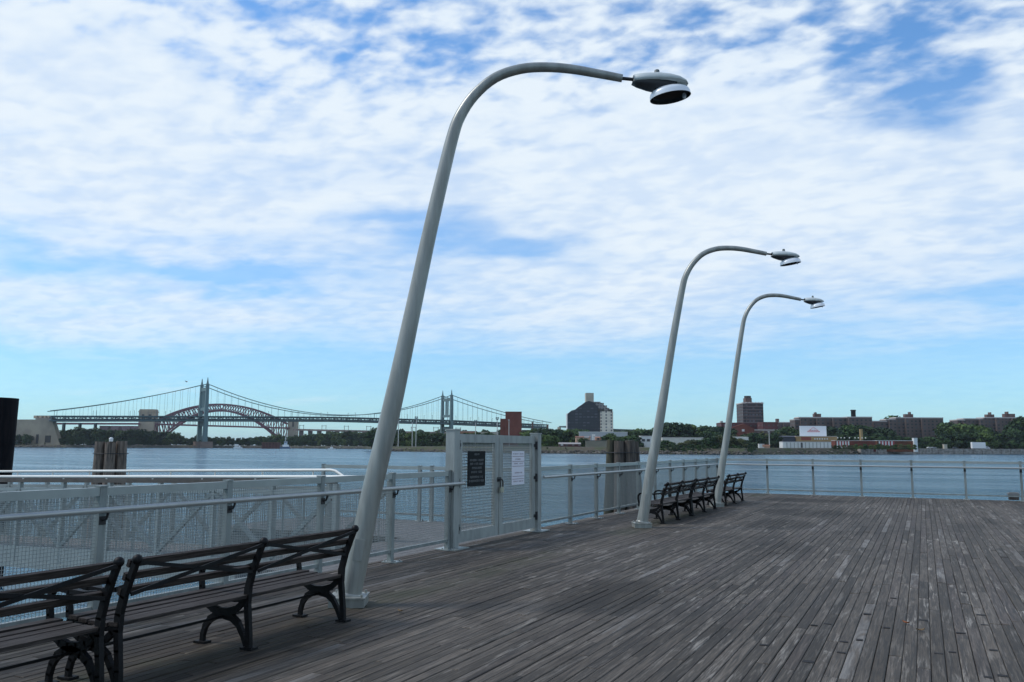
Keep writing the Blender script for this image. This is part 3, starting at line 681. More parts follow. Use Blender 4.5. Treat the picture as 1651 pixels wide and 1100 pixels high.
# small bollard-like box at the end rail
q = G(1634, 806); th = thing('utility_box', (q.x, q.y - 0.1, 0), 'small weathered box on the deck against the end railing', 'box')
B = MB(); B.span((-.13, -.13, 0.003), (.13, .13, .15)); B.build('box_body', mat('box_wood', (0.09, 0.075, 0.065), 0.8, var=0.4), th)
B = MB(); B.span((-.16, -.15, .15), (.15, .15, .20)); B.span((-.12, -.10, .20), (.13, .11, .225)); B.build('box_lid', mat('box_lid', (0.20, 0.20, 0.20), 0.7), th)

# dry leaves on the boards
lf = mat('dry_leaf', (0.22, 0.07, 0.02), 0.7); lf2 = mat('tan_leaf', (0.14, 0.09, 0.04), 0.7)
for i, (u, v, mm, lab) in enumerate(((1461, 1007, lf, 'orange dry leaf lying on the deck, the brighter of two'), (1484, 1019, lf2, 'tan dry leaf on the deck, right of the orange one'), (645, 988, lf2, 'pale leaf scrap on the boards to the right of the nearest lamp base'))):
    q = G(u, v); B = MB(); n = 9; rnd = random.Random(i); a0 = rnd.random() * 3
    for sgn in (1, -1):
        vs = [(0.036 * math.cos(a0) * s, 0.036 * math.sin(a0) * s, 0.006 + 0.012 * s * s) for s in (-1, -.5, 0, .5, 1)]
        vs += [(x - math.sin(a0) * 0.022 * sgn * w, y + math.cos(a0) * 0.022 * sgn * w, z + 0.009) for (x, y, z), w in zip(vs, (.1, .8, 1, .75, .1))]
        B.add(vs, [(k, k + 1, 6 + k, 5 + k) for k in range(4)], True)
    o = B.build('fallen_leaf', mm); o.location = (q.x, q.y, 0.004); tag(o, lab, 'leaf')

# ------------------------------------------------------------------ far bridges
def vw(p): # to (right, ahead, up) of the view, for levels
    return p
blue_st = mat('bridge_blue_grey_steel', (0.115, 0.185, 0.19), 0.6, 0.1); blue_tr = mat('bridge_truss_steel', (0.075, 0.125, 0.13), 0.6, 0.1)
blue_dk = mat('bridge_dark_deck', (0.055, 0.08, 0.09), 0.7, 0.1)
maroon = mat('arch_maroon_steel', (0.165, 0.058, 0.078), 0.7, 0.1)
tan_st = mat('masonry_tan', (0.42, 0.345, 0.25), 0.9, 0, c2=(0.32, 0.265, 0.20), scale=0.06, bump=0.3)
pink_st = mat('granite_tower', (0.36, 0.31, 0.23), 0.9, 0, c2=(0.27, 0.235, 0.18), scale=0.07)
def suspension():
    a = P(326, 700, 1190); b = P(720, 700, 1420); T1 = Vector((a.x, a.y, 0)); T2 = Vector((b.x, b.y, 0))
    ax = (T2 - T1).normalized(); L = (T2 - T1).length; nr = Vector((-ax.y, ax.x, 0)); SS = 213.0
    O = Vector((T1.x, T1.y, WZ)); th = thing('suspension_bridge', O, 'blue-grey suspension bridge with two tall towers across the river', 'bridge')
    def zd(s):  # deck top along the bridge, s measured from first tower
        pts = ((-SS - 60, 35.5), (-SS, 36.4), (0, 41.3), (L * .5, 45.0), (L, 44.6), (L + SS, 41.0), (L + SS + 160, 36.0), (L + 2200, 20))
        for (s0, z0), (s1, z1) in zip(pts[:-1], pts[1:]):
            if s <= s1: return z0 + (z1 - z0) * (s - s0) / (s1 - s0)
    def at(s, o, z): return T1 + ax * s + nr * o + Vector((0, 0, z))
    W = 15.0; TOPC = 87.5
    for s in (0, L):
        B = MB()
        for o in (-W, W):
            B.add([at(s + dx * k, o + dy * k2, z) for z, k, k2 in ((5, 1.7, 1.3), (TOPC, 1, 1)) for dx, dy in ((-1.9, -2.0), (1.9, -2.0), (1.9, 2.0), (-1.9, 2.0))],
                  [(0, 1, 5, 4), (1, 2, 6, 5), (2, 3, 7, 6), (3, 0, 4, 7), (4, 5, 6, 7)])
            B.tube([at(s, o, TOPC), at(s, o, TOPC + 4), at(s, o, TOPC + 9)], [1.7, 1.0, .35], 8)
        for z, h in ((80, 5), (52, 4), (31, 6)):
            B.beam(at(s, -W + 2.0, z), at(s, W - 2.0, z), 2.6, h)
        B.beam(at(s, -3, 54), at(s, -3, 78), 2, 2, ax); B.beam(at(s, 3, 54), at(s, 3, 78), 2, 2, ax)
        t_ = B.build('tower', blue_st, th, O)
        B = MB(); B.box(at(s, 0, WZ + 4), (1, 1, 1))
        B.v = []; B.f = []; B.sm = []
        c = at(s, 0, 0); B.box(Vector((c.x, c.y, WZ + 4.2)), (17, 52, 9.4), Matrix((ax, nr, Vector((0, 0, 1)))).transposed()); B.build('pier_base', mat('pier_masonry', (0.22, 0.16, 0.13), 0.9, var=0.3, scale=.1), t_, O)
    # deck and stiffening truss
    B = MB(); s_a = -SS
    while CX + FPX * (at(s_a, 0, 0) - EYE).dot(RH) / (at(s_a, 0, 0) - EYE).dot(FH) < 83: s_a += 1.0
    st = [s_a + k * 10.0 for k in range(int((L + SS - s_a + 10) / 10))]
    for s0, s1 in zip(st[:-1], st[1:]):
        B.beam(at(s0, 0, zd(s0) - 0.6), at(s1, 0, zd(s1) - .6), 29, 1.2); B.beam(at(s0, 0, zd(s0) - 4.4), at(s1, 0, zd(s1) - 4.4), 27, 2.6)
    s = L + SS + 40
    while s < L + 1100: B.beam(at(s, 0, zd(s) - 0.8), at(s + 60, 0, zd(s + 60) - .8), 27, 2.4); s += 60
    B.build('road_deck', blue_dk, th, O)
    for o in (-W, W):
        B = MB()
        for k, (s0, s1) in enumerate(zip(st[:-1], st[1:])):
            if s1 > L + SS: break
            za, zb = zd(s0), zd(s1)
            B.beam(at(s0, o, za), at(s1, o, zb), 0.9, 1.4); B.beam(at(s0, o, za - 6), at(s1, o, zb - 6), 0.9, 1.5)
            B.beam(at(s0, o, za), at(s0, o, za - 6), .9, .9); B.beam(at(s0, o, za - (6 if k % 2 else 0)), at(s1, o, zb - (0 if k % 2 else 6)), .9, .9)
        B.build('stiffening_truss', blue_tr, th, O)
    s = s_a + 6
    while s < L + SS:
        B = MB()
        for o in (-W + 1, W - 1): B.beam(at(s, o, zd(s)), at(s, o, zd(s) + 7.5), .35, .35); B.beam(at(s, o, zd(s) + 7.5), at(s, o * .8, zd(s) + 8.1), .3, .3)
        B.beam(at(s, -W + 1, zd(s) + .3), at(s, W - 1, zd(s) + .3), .3, .3); B.build('deck_lamp_post', blue_dk, th, O)
        s += 46
    def zc(s):
        if s < 0: k = -s / SS; return TOPC + (41.0 - TOPC) * k - 9.5 * 4 * k * (1 - k) * .5
        if s > L: k = (s - L) / SS; return TOPC + (45.0 - TOPC) * k - 9.5 * 4 * k * (1 - k) * .5
        k = s / L; lo = 48.5; return lo + (TOPC - lo) * (2 * k - 1) ** 2
    hang = []
    for o in (W, -W):
        B = MB(); pts = [at(s, o, zc(s)) for s in [s_a - 2 + (L + SS - s_a + 2) * k / 110 for k in range(111)]]; pts.sort(key=lambda q: (q - T1).dot(ax))
        for s in (0, L): pass
        B.tube(pts, 0.62, 6); B.build('main_cable', blue_st, th, O)
        s = s_a + 6
        while s < L + SS - 5:
            if abs(s) > 6 and abs(s - L) > 6 and zc(s) - zd(s) > 1: hang.append((zc(s) - zd(s), s, o))
            s += 10
    hang.sort(reverse=True); rest = MB()
    for i, (h, s, o) in enumerate(hang):
        B = MB() if i < 100 else rest; B.beam(at(s, o, zd(s)), at(s, o, zc(s)), 0.22, 0.22, ax)
        if i < 100: B.build('hanger', blue_st, th, O)
    if rest.v: tag(rest.build('short_hangers', blue_st, th, O), kind='stuff')
    # approach piers on the left, piers on the right
    for u, D in ((102, 1120), (128, 1126), (153, 1133)):
        q = P(u, 700, D); B = MB(); B.span((q.x - 1.5, q.y - 1.5, 0), (q.x + 1.5, q.y + 1.5, 30)); B.build('approach_pier', blue_dk, th, O)
    s = L + SS + 30
    while s < L + 1000:
        B = MB(); q = at(s, 0, 0); B.box((q.x, q.y, zd(s) / 2 - 1.2), (5, 5, zd(s) - 2)); B.build('approach_pier', pink_st, th, O); s += 110
    # anchorage
    q0 = at(-SS - 8, 0, 0); A = MB(); M = Matrix((ax, nr, Vector((0, 0, 1)))).transposed()
    D = 1090; x0 = P(-60, 676, D); x1 = P(57, 676, D); x2 = P(83, 673, D); x3 = P(97, 716, D); bz = -1
    prof = [Vector((x0.x, x0.y, bz)), Vector((x3.x, x3.y, bz)), Vector((x2.x, x2.y, P(83, 673.5, D).z)), Vector((x1.x, x1.y, P(57, 673.5, D).z)), Vector((x1.x, x1.y, P(57, 676.5, D).z)), Vector((x0.x, x0.y, P(-60, 676.5, D).z))]
    A.prism(prof[::-1], (0, 0, 0), FH * 9); 
    for (u, w) in ((60, 3), (67, 4), (74, 3), (80, 4)): 
        q = P(u, 673.5, D + 5); A.span((q.x - w, q.y - 3, q.z - 1), (q.x + w, q.y + 3, q.z + 2.6))
    an = A.build('anchorage', tan_st, th, O)
    A = MB(); q = P(77, 708, D - .4); A.box(q, (7, .6, 9), Matrix.Rotation(YAW, 3, 'Z')); q = P(60, 708, D - .4); A.box(q, (3, .6, 12), Matrix.Rotation(YAW, 3, 'Z')); A.build('doorway', mat('dark_opening', (0.06, 0.055, 0.05), .9), an, O)
suspension()

def arch_bridge():
    uL, uR = 249.0, 462.0
    def DD(u): return 1800 + (u - uL) / (uR - uL) * 180
    O = P(355, 720, 1890); O.z = WZ; th = thing('arch_bridge', O, 'maroon steel railway arch bridge seen behind the suspension bridge', 'bridge')
    def vu(u): return 652 + ((u - 352) / 85) ** 2 * 19.0
    def vl(u): return 662 + (u - 352) ** 2 * 0.0050
    us = [uL + (uR - uL) * k / 26 for k in range(27)]
    for off in (0, 18):
        B = MB()
        Tp = [P(u, vu(u), DD(u)) + FH * off for u in us]; Lp = [P(u, min(vl(u), 716), DD(u)) + FH * off for u in us]
        for k in range(26):
            B.beam(Tp[k], Tp[k + 1], 2.0, 3.4); B.beam(Lp[k], Lp[k + 1], 2.4, 3.8)
            B.beam(Tp[k], Lp[k], 1.6, 1.6, FH)
            B.beam(Tp[k] if k < 13 else Tp[k + 1], Lp[k + 1] if k < 13 else Lp[k], 1.6, 1.7, FH)
        B.beam(Tp[26], Lp[26], 1.4, 1.4, FH)
        B.build('arch_truss', maroon, th, O)
    B = MB()
    for k in range(0, 27, 2):
        for w in (vu, vl):
            q = P(us[k], min(w(us[k]), 716), DD(us[k])); B.beam(q, q + FH * 18, .9, .9)
    B.build('cross_bracing', maroon, th, O)
    def vd(u): return 684.6 + (u - 300) / 140 * 4.2
    B = MB(); q0, q1 = P(uL - 3, vd(uL) + 1, DD(uL) + 9), P(uR + 3, vd(uR) + 1, DD(uR) + 9); B.beam(q0, q1, 20, 3.2)
    B.build('rail_deck', maroon, th, O)
    for u in us[1:-1]:
        if vl(u) < vd(u) - 2:
            for off in (0, 18):
                B = MB(); B.beam(P(u, vd(u), DD(u)) + FH * off, P(u, vl(u), DD(u)) + FH * off, .8, .8, FH); B.build('hanger', maroon, th, O)
    for (u0, u1, vt, D) in ((222, 247, 661, 1795), (463.5, 477.5, 679, 1985)):
        B = MB(); s = D / FPX; c = P((u0 + u1) / 2, 700, D); w = (u1 - u0) * s; zt = P(u0, vt, D).z; Mz = Matrix.Rotation(YAW, 3, 'Z')
        c0 = Vector((c.x, c.y, 0)) + FH * 10
        B.box(c0 + Vector((0, 0, zt / 2)), (w, 20, zt), Mz)
        if vt < 670:
            B.box(c0 + Vector((0, 0, zt - 4.2)), (w + 3.0, 22, 1.6), Mz); B.box(c0 + Vector((0, 0, zt + .8)), (w - 2, 18, 1.6), Mz)
            B.box(c0 + Vector((0, 0, 13)), (w + 4, 24, 26), Mz)
        tw = B.build('stone_tower', tan_st if vt < 670 else pink_st, th, O)
        B = MB()
        for dx in ((-.22, .22) if vt < 670 else (.1,)): B.box(c0 - FH * 10.2 + RH * (w * dx) + Vector((0, 0, zt - (16 if vt < 670 else 8))), (w * .17, .6, 13 if vt < 670 else 11), Mz)
        B.build('tower_opening', mat('dark_opening', (0.06, 0.055, 0.05), .9), tw, O)
    # left approach deck and its brick piers
    B = MB(); B.beam(P(80, 683.2, 1700), P(225, 683.6, 1795), 18, 3.5); B.build('approach_deck', maroon, th, O)
    for u0, u1 in ((163, 176), (181, 194), (199, 212), (214, 221)):
        q = P((u0 + u1) / 2, 690, 1760); B = MB(); w = (u1 - u0) * 1760 / FPX; B.box((q.x, q.y, 20), (w, 14, 40), Matrix.Rotation(YAW, 3, 'Z')); B.build('approach_pier', mat('approach_masonry', (0.19, 0.13, 0.14), .9, var=.25, scale=.1), th, O)
arch_bridge()
def viaduct():
    D = 1750; O = P(540, 716, D); O.z = 0; th = thing('railway_viaduct', O, 'long brown railway viaduct above the trees right of the arch bridge', 'viaduct')
    m_ = mat('viaduct_concrete', (0.13, 0.105, 0.10), .9, var=.3, scale=.08)
    B = MB(); B.beam(P(476, 693.0, 1930), P(760, 699.5, 1560), 12, 4.0); B.build('rail_deck', m_, th, O)
    for k in range(14):
        u = 486 + k * 14.5; q = P(u, 693.2 + (u - 476) / 284 * 6.5, 1930 - (u - 476) / 284 * 370); B = MB(); B.box((q.x, q.y, q.z / 2 - 1), (8.5, 9, q.z - 1), Matrix.Rotation(YAW, 3, 'Z')); B.build('viaduct_pier', m_, th, O)
    for k in range(8):
        u = 483 + k * 36; D2 = 1930 - (u - 476) / 284 * 370; q = P(u, 692.6 + (u - 476) / 284 * 6.5, D2); B = MB()
        for dx in (0, 9): B.beam(q + RH * dx, q + RH * dx + Vector((0, 0, 11)), .7, .7)
        B.beam(q + Vector((0, 0, 9.5)) - RH * 1, q + RH * 10 + Vector((0, 0, 9.5)), .7, .7); B.build('catenary_gantry', mat('gantry_steel', (0.10, 0.10, 0.11), .7), th, O)
viaduct()

# ------------------------------------------------------------------ far buildings
def bld(name, u0, u1, D, label, cat='building', depth=None, group=None):
    c = P((u0 + u1) / 2, 715, D); th = thing(name, (c.x, c.y, 1.0), label, cat, group, YAW); th['_u'] = (u0 + u1) / 2
    class Bx: pass
    o = Bx(); o.th = th; o.D = D; o.s = D / FPX; o.uc = (u0 + u1) / 2; o.depth = depth or 18.0
    def lx(u): return (P(u, 715, D) - Vector((c.x, c.y, 0))).dot(RH)
    def lz(u, v): return P(u, v, D).z - 1.0
    o.lx = lx; o.lz = lz
    del th['_u']; return o
def wing(o, B, u0, u1, vt, vb=None, y0=0.0, dep=None):
    zb = -2.0 if vb is None else o.lz((u0 + u1) / 2, vb); B.span((o.lx(u0), y0, zb), (o.lx(u1), y0 + (dep or o.depth), o.lz((u0 + u1) / 2, vt)))
brick = facade('brown_brick_facade', (0.120, 0.088, 0.078), (0.020, 0.021, 0.025), 4.4, 3.4, .42, .50, (0.100, 0.074, 0.066))
brick2 = facade('dark_brick_tower_facade', (0.075, 0.045, 0.045), (0.03, 0.03, 0.036), 3.4, 3.2, .62, .48, None, .8, (0.20, 0.17, 0.16))
redb = facade('red_brick_facade', (0.105, 0.034, 0.034), (0.06, 0.05, 0.05), 4.5, 4.0, .35, .4)
plainred = mat('plain_red_brick', (0.185, 0.055, 0.036), .9, var=.2, scale=.15)
coping = mat('pale_coping', (0.50, 0.46, 0.43), .8)
tarpaper = mat('roof_felt', (0.10, 0.095, 0.09), .9)
beige = mat('beige_stucco', (0.46, 0.42, 0.34), .85, var=.12, scale=.2)
whitep = mat('white_paint', (0.70, 0.70, 0.67), .6, var=.12, scale=.15)
def apartments():
    spec = [
     ('long brown brick apartment block behind the white billboard', 1283, 1408, 850, [(1283, 1291, 677.5), (1291, 1368, 674), (1368, 1408, 673.5)], [(1318, 1329, 667), (1320, 1322, 664.5)]),
     ('brown brick apartment block in the middle of the right shore, with one brown rooftop house', 1400, 1523, 870, [(1400, 1432, 680), (1432, 1447, 677), (1447, 1523, 674.6)], [(1466, 1479, 667.5), (1474, 1475.5, 664)]),
     ('brown brick apartment block at the right edge with two rooftop houses', 1546, 1670, 880, [(1546, 1558, 678), (1558, 1590, 676), (1590, 1670, 674.5)], [(1599, 1611, 668), (1605, 1606.5, 664.5), (1628, 1645, 667), (1632.5, 1634.5, 663.5)]),
     ('small far brown apartment block beside the brick tower', 1255, 1286, 950, [(1255, 1286, 682)], [(1256, 1260, 675)]),
    ]
    for lab, u0, u1, D, ws, rf in spec:
        o = bld('apartment_block', u0, u1, D, lab, 'apartment block', 16, 'brown brick apartment blocks on the right shore')
        for i, (a, b, v) in enumerate(ws):
            B = MB(); wing(o, B, a, b, v, None, (i % 2) * 2.5 + 0.003 * i); B.build('wall', brick, o.th)
            B = MB(); z = o.lz((a + b) / 2, v); B.span((o.lx(a) - .2, (i % 2) * 2.5 - .2, z), (o.lx(b) + .2 - .02 * i, 16.2 + i * .01, z + 1.0)); B.build('parapet', coping, o.th)
        # projecting bays
        B = MB(); n = int((u1 - u0) // 26)
        for k in range(n):
            a = u0 + 8 + k * 26; vt = [v for (x, y, v) in ws if x <= a + 4 <= y]
            if vt: wing(o, B, a, a + 11, vt[0] + .6, None, -3.2, 3.0)
        if B.v: B.build('bay', brick, o.th)
        for (a, b, v) in rf:
            B = MB(); z0 = o.lz(a, min(w[2] for w in ws)); B.span((o.lx(a), 5.5, z0 + .3), (o.lx(b), 10.5, o.lz(a, v))); B.build('rooftop_house', mat('rooftop_brick', (0.13, 0.085, 0.075), .9, var=.2, scale=.3), o.th)
    o = bld('smokestack', 1374, 1382, 905, 'fat black smokestack above the long apartment block', 'chimney')
    B = MB(); zt = o.lz(1378, 661); r = 4 * o.s; B.tube([(0, 0, -1), (0, 0, zt - 1.2), (0, 0, zt - 1.19), (0, 0, zt)], [r * .92, r * .9, r * 1.08, r * 1.06], 16); B.build('stack', mat('stack_black', (0.025, 0.024, 0.024), .8), o.th)
    # brick tower with its low wings
    o = bld('brick_tower', 1199, 1233, 840, 'tall dark brick tower with stone bands and a rooftop house', 'tower block', 24)
    B = MB(); wing(o, B, 1199.5, 1232.5, 651); wing(o, B, 1204, 1228, 650.2, None, -1.5, 1.45); B.build('wall', brick2, o.th)
    B = MB(); z = o.lz(1216, 651); B.span((o.lx(1199) , -.4, z), (o.lx(1233.2), 24.4, z + 1.1))
    for k in range(7): B.span((o.lx(1201 + k * 5), 3, z + 1.1), (o.lx(1203 + k * 5), 5, z + 1.8))
    B.build('parapet', coping, o.th)
    B = MB(); B.span((o.lx(1207.5), 7, z + 1.1), (o.lx(1217.5), 16, o.lz(1212, 641))); B.build('rooftop_house', mat('rooftop_brick', (0.13, 0.085, 0.075), .9), o.th)
    B = MB(); B.tube([(o.lx(1212.5), 11, o.lz(1212, 641)), (o.lx(1212.5), 11, o.lz(1212, 637.6))], 5.4 * o.s, 14); B.build('water_tank', mat('tank_dark', (0.05, 0.045, 0.045), .8), o.th)
    o = bld('brick_hall', 1164, 1258, 800, 'low red brick hall with a gabled front below the brick tower', 'building', 20)
    B = MB(); wing(o, B, 1164, 1201, 681.5); wing(o, B, 1201.1, 1255, 681, None, 26, 20); wing(o, B, 1232, 1257, 680.5, None, 2, 18)
    B.build('wall', redb, o.th)
    B = MB(); D = 0; pr = [Vector((o.lx(1176), -6, -2)), Vector((o.lx(1214), -6, -2)), Vector((o.lx(1214), -6, o.lz(1214, 692))), Vector((o.lx(1198), -6, o.lz(1198, 683.5))), Vector((o.lx(1176), -6, o.lz(1176, 690)))]
    B.prism(pr, (0, 0, 0), (0, 5.9, 0)); B.build('gabled_front', plainred, o.th)
    B = MB(); B.span((o.lx(1194), -6.2, o.lz(1194, 696)), (o.lx(1198), -6.02, o.lz(1194, 692.5))); B.build('gable_window', whitep, o.th)
    B = MB(); B.span((o.lx(1213.5), -4, -1), (o.lx(1252), 1.8, o.lz(1230, 694.5))); B.build('side_annex', mat('annex_brick', (0.17, 0.12, 0.105), .9, var=.2), o.th)
    B = MB(); B.span((o.lx(1212), -4.4, o.lz(1220, 694.4)), (o.lx(1252.6), 2.0, o.lz(1220, 692.8))); B.span((o.lx(1163), -.4, o.lz(1170, 681.4)), (o.lx(1166.5), 4, o.lz(1164, 678.8))); B.build('coping', coping, o.th)
    # dark stepped tower with white side
    o = bld('glass_tower', 914.5, 989, 900, 'dark stepped apartment tower with white right face and beige top block', 'tower block', 30)
    dk = facade('dark_glass_facade', (0.022, 0.024, 0.032), (0.024, 0.027, 0.036), 4.2, 3.1, .7, .45, (0.018, 0.020, 0.03), .4)
    outl = [(915.2, 699), (968, 699), (968, 661), (963.5, 655), (957, 648.5), (950, 646.5), (944, 648.5), (939.5, 652), (934, 655.5), (928, 660.5), (922, 662), (915.2, 667.5)]
    B = MB(); B.prism([Vector((o.lx(u), 0, -2 if v > 698 else o.lz(u, v))) for u, v in outl], (0, 0, 0), (0, 16, 0)); B.build('dark_face', dk, o.th)
    wf = facade('white_tower_facade', (0.78, 0.72, 0.60), (0.08, 0.085, 0.095), 5.6, 3.3, .28, .5, None, .7)
    B = MB(); wing(o, B, 968.05, 988.5, 663.5, None, -3, 20); B.build('white_face', wf, o.th)
    B = MB(); wing(o, B, 914.3, 915.15, 667, None, -.2, 15); B.build('white_edge', whitep, o.th)
    gr = facade('terrace_facade', (0.30, 0.28, 0.26), (0.05, 0.05, 0.055), 3.2, 3.1, .55, .5)
    for i, (a, b, v) in enumerate(((968.1, 973, 659.5), (976, 981.5, 659.5), (966, 981, 657), (961, 984, 657.5), (958, 980.5, 653), (955, 976, 648.8), (951, 971, 646.8))):
        B = MB(); wing(o, B, a, b, v, None, -2.2 + 2.6 * i if i > 1 else -2.9, 13 if i > 1 else 2); B.build('terrace', gr, o.th)
    for a, b in ((964.5, 974), (980, 987.5)):
        B = MB(); z = o.lz(970, 663.2); B.span((o.lx(a), -3.2, z), (o.lx(b), 8, z + 2.2)); B.build('terrace_recess', mat('dark_opening', (0.06, 0.055, 0.05), .9), o.th)
    B = MB(); wing(o, B, 946, 958.8, 633, 650, 6.5, 12); B.build('top_block', beige, o.th)
    # red brick block behind the gate
    o = bld('brick_block', 806, 841, 800, 'plain red brick block with a lower step, above the gate', 'building', 22)
    B = MB(); wing(o, B, 814.6, 841, 664.6); B.build('main_wall', plainred, o.th); B = MB(); wing(o, B, 806.3, 814.5, 675.2, None, 1); B.build('lower_step', plainred, o.th)
    B = MB(); z = o.lz(828, 664.6); B.span((o.lx(814.4), -.2, z), (o.lx(841.2), 22.2, z + .5)); B.build('parapet', mat('dull_red_coping', (0.16, 0.07, 0.05), .8), o.th)
    # small houses and sheds on the near east bank
    def shed(name, u0, u1, vt, vb, D, m_, lab, gable=None, roof=None, cat='building', dep=10, pieces=()):
        o = bld(name, u0, u1, D, lab, cat, dep); B = MB(); wing(o, B, u0, u1, vt); B.build('wall', m_, o.th); z = o.lz((u0 + u1) / 2, vt)
        if gable:
            h = gable * o.s; B = MB(); x0, x1 = o.lx(u0) - .4, o.lx(u1) + .4
            pr = [Vector((x0, -.5, z)), Vector((x0, dep + .5, z)), Vector((x0, dep / 2, z + h))]; B.prism(pr[::-1], (0, 0, 0), (x1 - x0, 0, 0)); B.build('roof', roof or tarpaper, o.th)
        else:
            B = MB(); B.span((o.lx(u0) - .15, -.15, z), (o.lx(u1) + .15, dep + .15, z + .35)); B.build('roof', roof or tarpaper, o.th)
        for (a, b, v0, v1, mm, nm) in pieces:
            B = MB(); B.span((o.lx(a), -.12, o.lz(a, v1)), (o.lx(b), -.01, o.lz(a, v0))); B.build(nm, mm, o.th)
        return o
    dkw = mat('shed_window', (0.05, 0.05, 0.055), .4)
    shed('warehouse', 934, 1012, 697, 700, 700, mat('grey_metal_shed', (0.42, 0.44, 0.45), .6, var=.1), 'long pale grey warehouse roof below the dark stepped tower', dep=26, roof=whitep)
    shed('retaining_wall', 944, 980, 711, 724, 566, mat('drab_wall', (0.25, 0.225, 0.17), .9, var=.15, scale=.2), 'drab beige flat wall on the bank left of the mossy piles', cat='wall', dep=1.2)
    shed('house', 902, 936, 716.2, 723, 590, redb, 'low red house with grey roof near the water', 2.6, mat('grey_shingle', (0.28, 0.26, 0.25), .9), 'house', 9, [(904, 908, 715.5, 718.5, whitep, 'window')])
    shed('house', 929, 952, 705, 712, 640, mat('salmon_wall', (0.50, 0.33, 0.23), .8), 'salmon house left of the beige wall', 1.5, mat('red_roof', (0.24, 0.10, 0.07), .9), 'house', 8, [(942, 950, 703.8, 706.2, whitep, 'window')])
    shed('house', 960, 977.5, 705.5, 712, 640, mat('orange_wall', (0.55, 0.30, 0.20), .8), 'orange house above the beige wall', 1.2, mat('orange_roof', (0.42, 0.20, 0.13), .9), 'house', 8, [(963, 966, 706.5, 709.5, dkw, 'window'), (970, 973, 706.5, 709.5, dkw, 'window')])
    shed('kiosk', 955.5, 959, 702, 708, 620, whitep, 'tiny white kiosk above the beige wall', .8, whitep, 'kiosk', 2)
    shed('white_house', 1033, 1052, 703.5, 720, 620, whitep, 'white house between the mossy piles and the middle lamp', None, coping, 'house', 8, [(1035, 1040, 708, 712, dkw, 'window'), (1043, 1048, 708, 712, dkw, 'window')])
    shed('warehouse', 1068, 1134, 706, 716, 640, mat('cream_warehouse_wall', (0.62, 0.60, 0.53), .7, var=.1, scale=.2), 'long cream warehouse between the two farther lamps', None, coping, dep=18, pieces=[(1108, 1112, 709, 714, dkw, 'window')])
    shed('warehouse', 1178, 1207, 705, 712, 660, whitep, 'short white warehouse just right of the farthest lamp', .6, whitep, dep=14)
    shed('hut', 1224, 1232, 716.5, 722, 610, whitep, 'white hut with an orange side on the rocky bank', None, whitep, 'hut', 3, [(1229, 1232, 717, 721, mat('orange_wall', (0.55, 0.30, 0.20), .8), 'side_panel')])
    shed('hut', 1232.5, 1241, 718.2, 722, 612, mat('orange_wall', (0.55, 0.30, 0.20), .8), 'small orange hut on the rocky bank', .8, mat('orange_roof', (0.42, 0.20, 0.13), .9), 'hut', 3)
    shed('store_building', 1284, 1350, 704, 722, 690, mat('ochre_wall', (0.42, 0.27, 0.12), .8, var=.15, scale=.2), 'ochre store with a red panel under the white billboard', None, coping, 'store', 14, [(1292, 1308, 704.6, 710, mat('store_red', (0.28, 0.07, 0.05), .8), 'red_panel')] + [(1313 + 4 * k, 1315 + 4 * k, 706.5, 709, whitep, 'window') for k in range(6)])
    shed('white_shed', 1262, 1340, 713, 723, 625, whitep, 'long low white shed on the bank under the ochre store', None, mat('shed_roof_grey', (0.38, 0.38, 0.40), .7), 'shed', 8, [(1262 + 6 * k, 1263.2 + 6 * k, 713.5, 722.5, mat('shed_joint', (0.33, 0.33, 0.31), .8), 'panel_joint') for k in range(1, 13)] + [(1291, 1294, 714, 722, dkw, 'doorway')])
    shed('dark_house', 1263, 1282, 704.5, 713, 690, mat('slate_wall', (0.05, 0.055, 0.07), .8), 'dark slate-roofed house left of the ochre store', 1.8, mat('slate_roof', (0.05, 0.055, 0.075), .7), 'house', 10)
    rdm = mat('fence_red', (0.36, 0.04, 0.045), .7); rsm = mat('rust_red', (0.17, 0.035, 0.018), .8, var=.4, scale=.3); orm = mat('rust_orange', (0.17, 0.05, 0.016), .8, var=.4, scale=.3)
    shed('red_shed', 1347, 1412, 711, 723, 640, rsm, 'rust red shed with red and white stripes at its left end', None, coping, 'shed', 8, [(1349 + 4.5 * k, 1351.3 + 4.5 * k, 711.6, 720, whitep, 'white_stripe') for k in range(5)] + [(1351.5 + 4.5 * k, 1353.3 + 4.5 * k, 711.6, 720, rdm, 'red_stripe') for k in range(4)] + [(1349, 1367, 720.2, 722.6, whitep, 'lower_panel')])
    shed('red_shed', 1414, 1476, 711, 723, 650, orm, 'orange rust shed with red and white stripes, the right one of the pair', None, whitep, 'shed', 8, [(1417 + 5 * k, 1419.2 + 5 * k, 711.6, 719, whitep, 'white_stripe') for k in range(5)] + [(1419.4 + 5 * k, 1422 + 5 * k, 711.6, 719, rdm, 'red_stripe') for k in range(5)] + [(1424, 1434, 719.3, 722.4, whitep, 'lower_panel')])
    shed('white_hut', 1474, 1479.5, 707, 724, 648, whitep, 'slim white hut at the end of the orange shed', None, whitep, 'hut', 3)
    # billboard
    o = bld('billboard', 1290, 1333, 700, 'big white billboard with a red triangular emblem above the ochre store', 'billboard')
    B = MB(); B.span((o.lx(1290), -.5, o.lz(1290, 703.2)), (o.lx(1333), .2, o.lz(1310, 687))); B.build('board', mat('billboard_white', (0.80, 0.82, 0.83), .6), o.th)
    B = MB(); z1 = o.lz(1312, 689); z0 = o.lz(1312, 696.4)
    for sg in (-1, 1): B.beam((o.lx(1312), -.56, z1), (o.lx(1312 + sg * 10), -.56, z0), .1, .55, (0, 1, 0))
    B.beam((o.lx(1302), -.56, z0), (o.lx(1322), -.56, z0), .1, .4, (0, 0, 1))
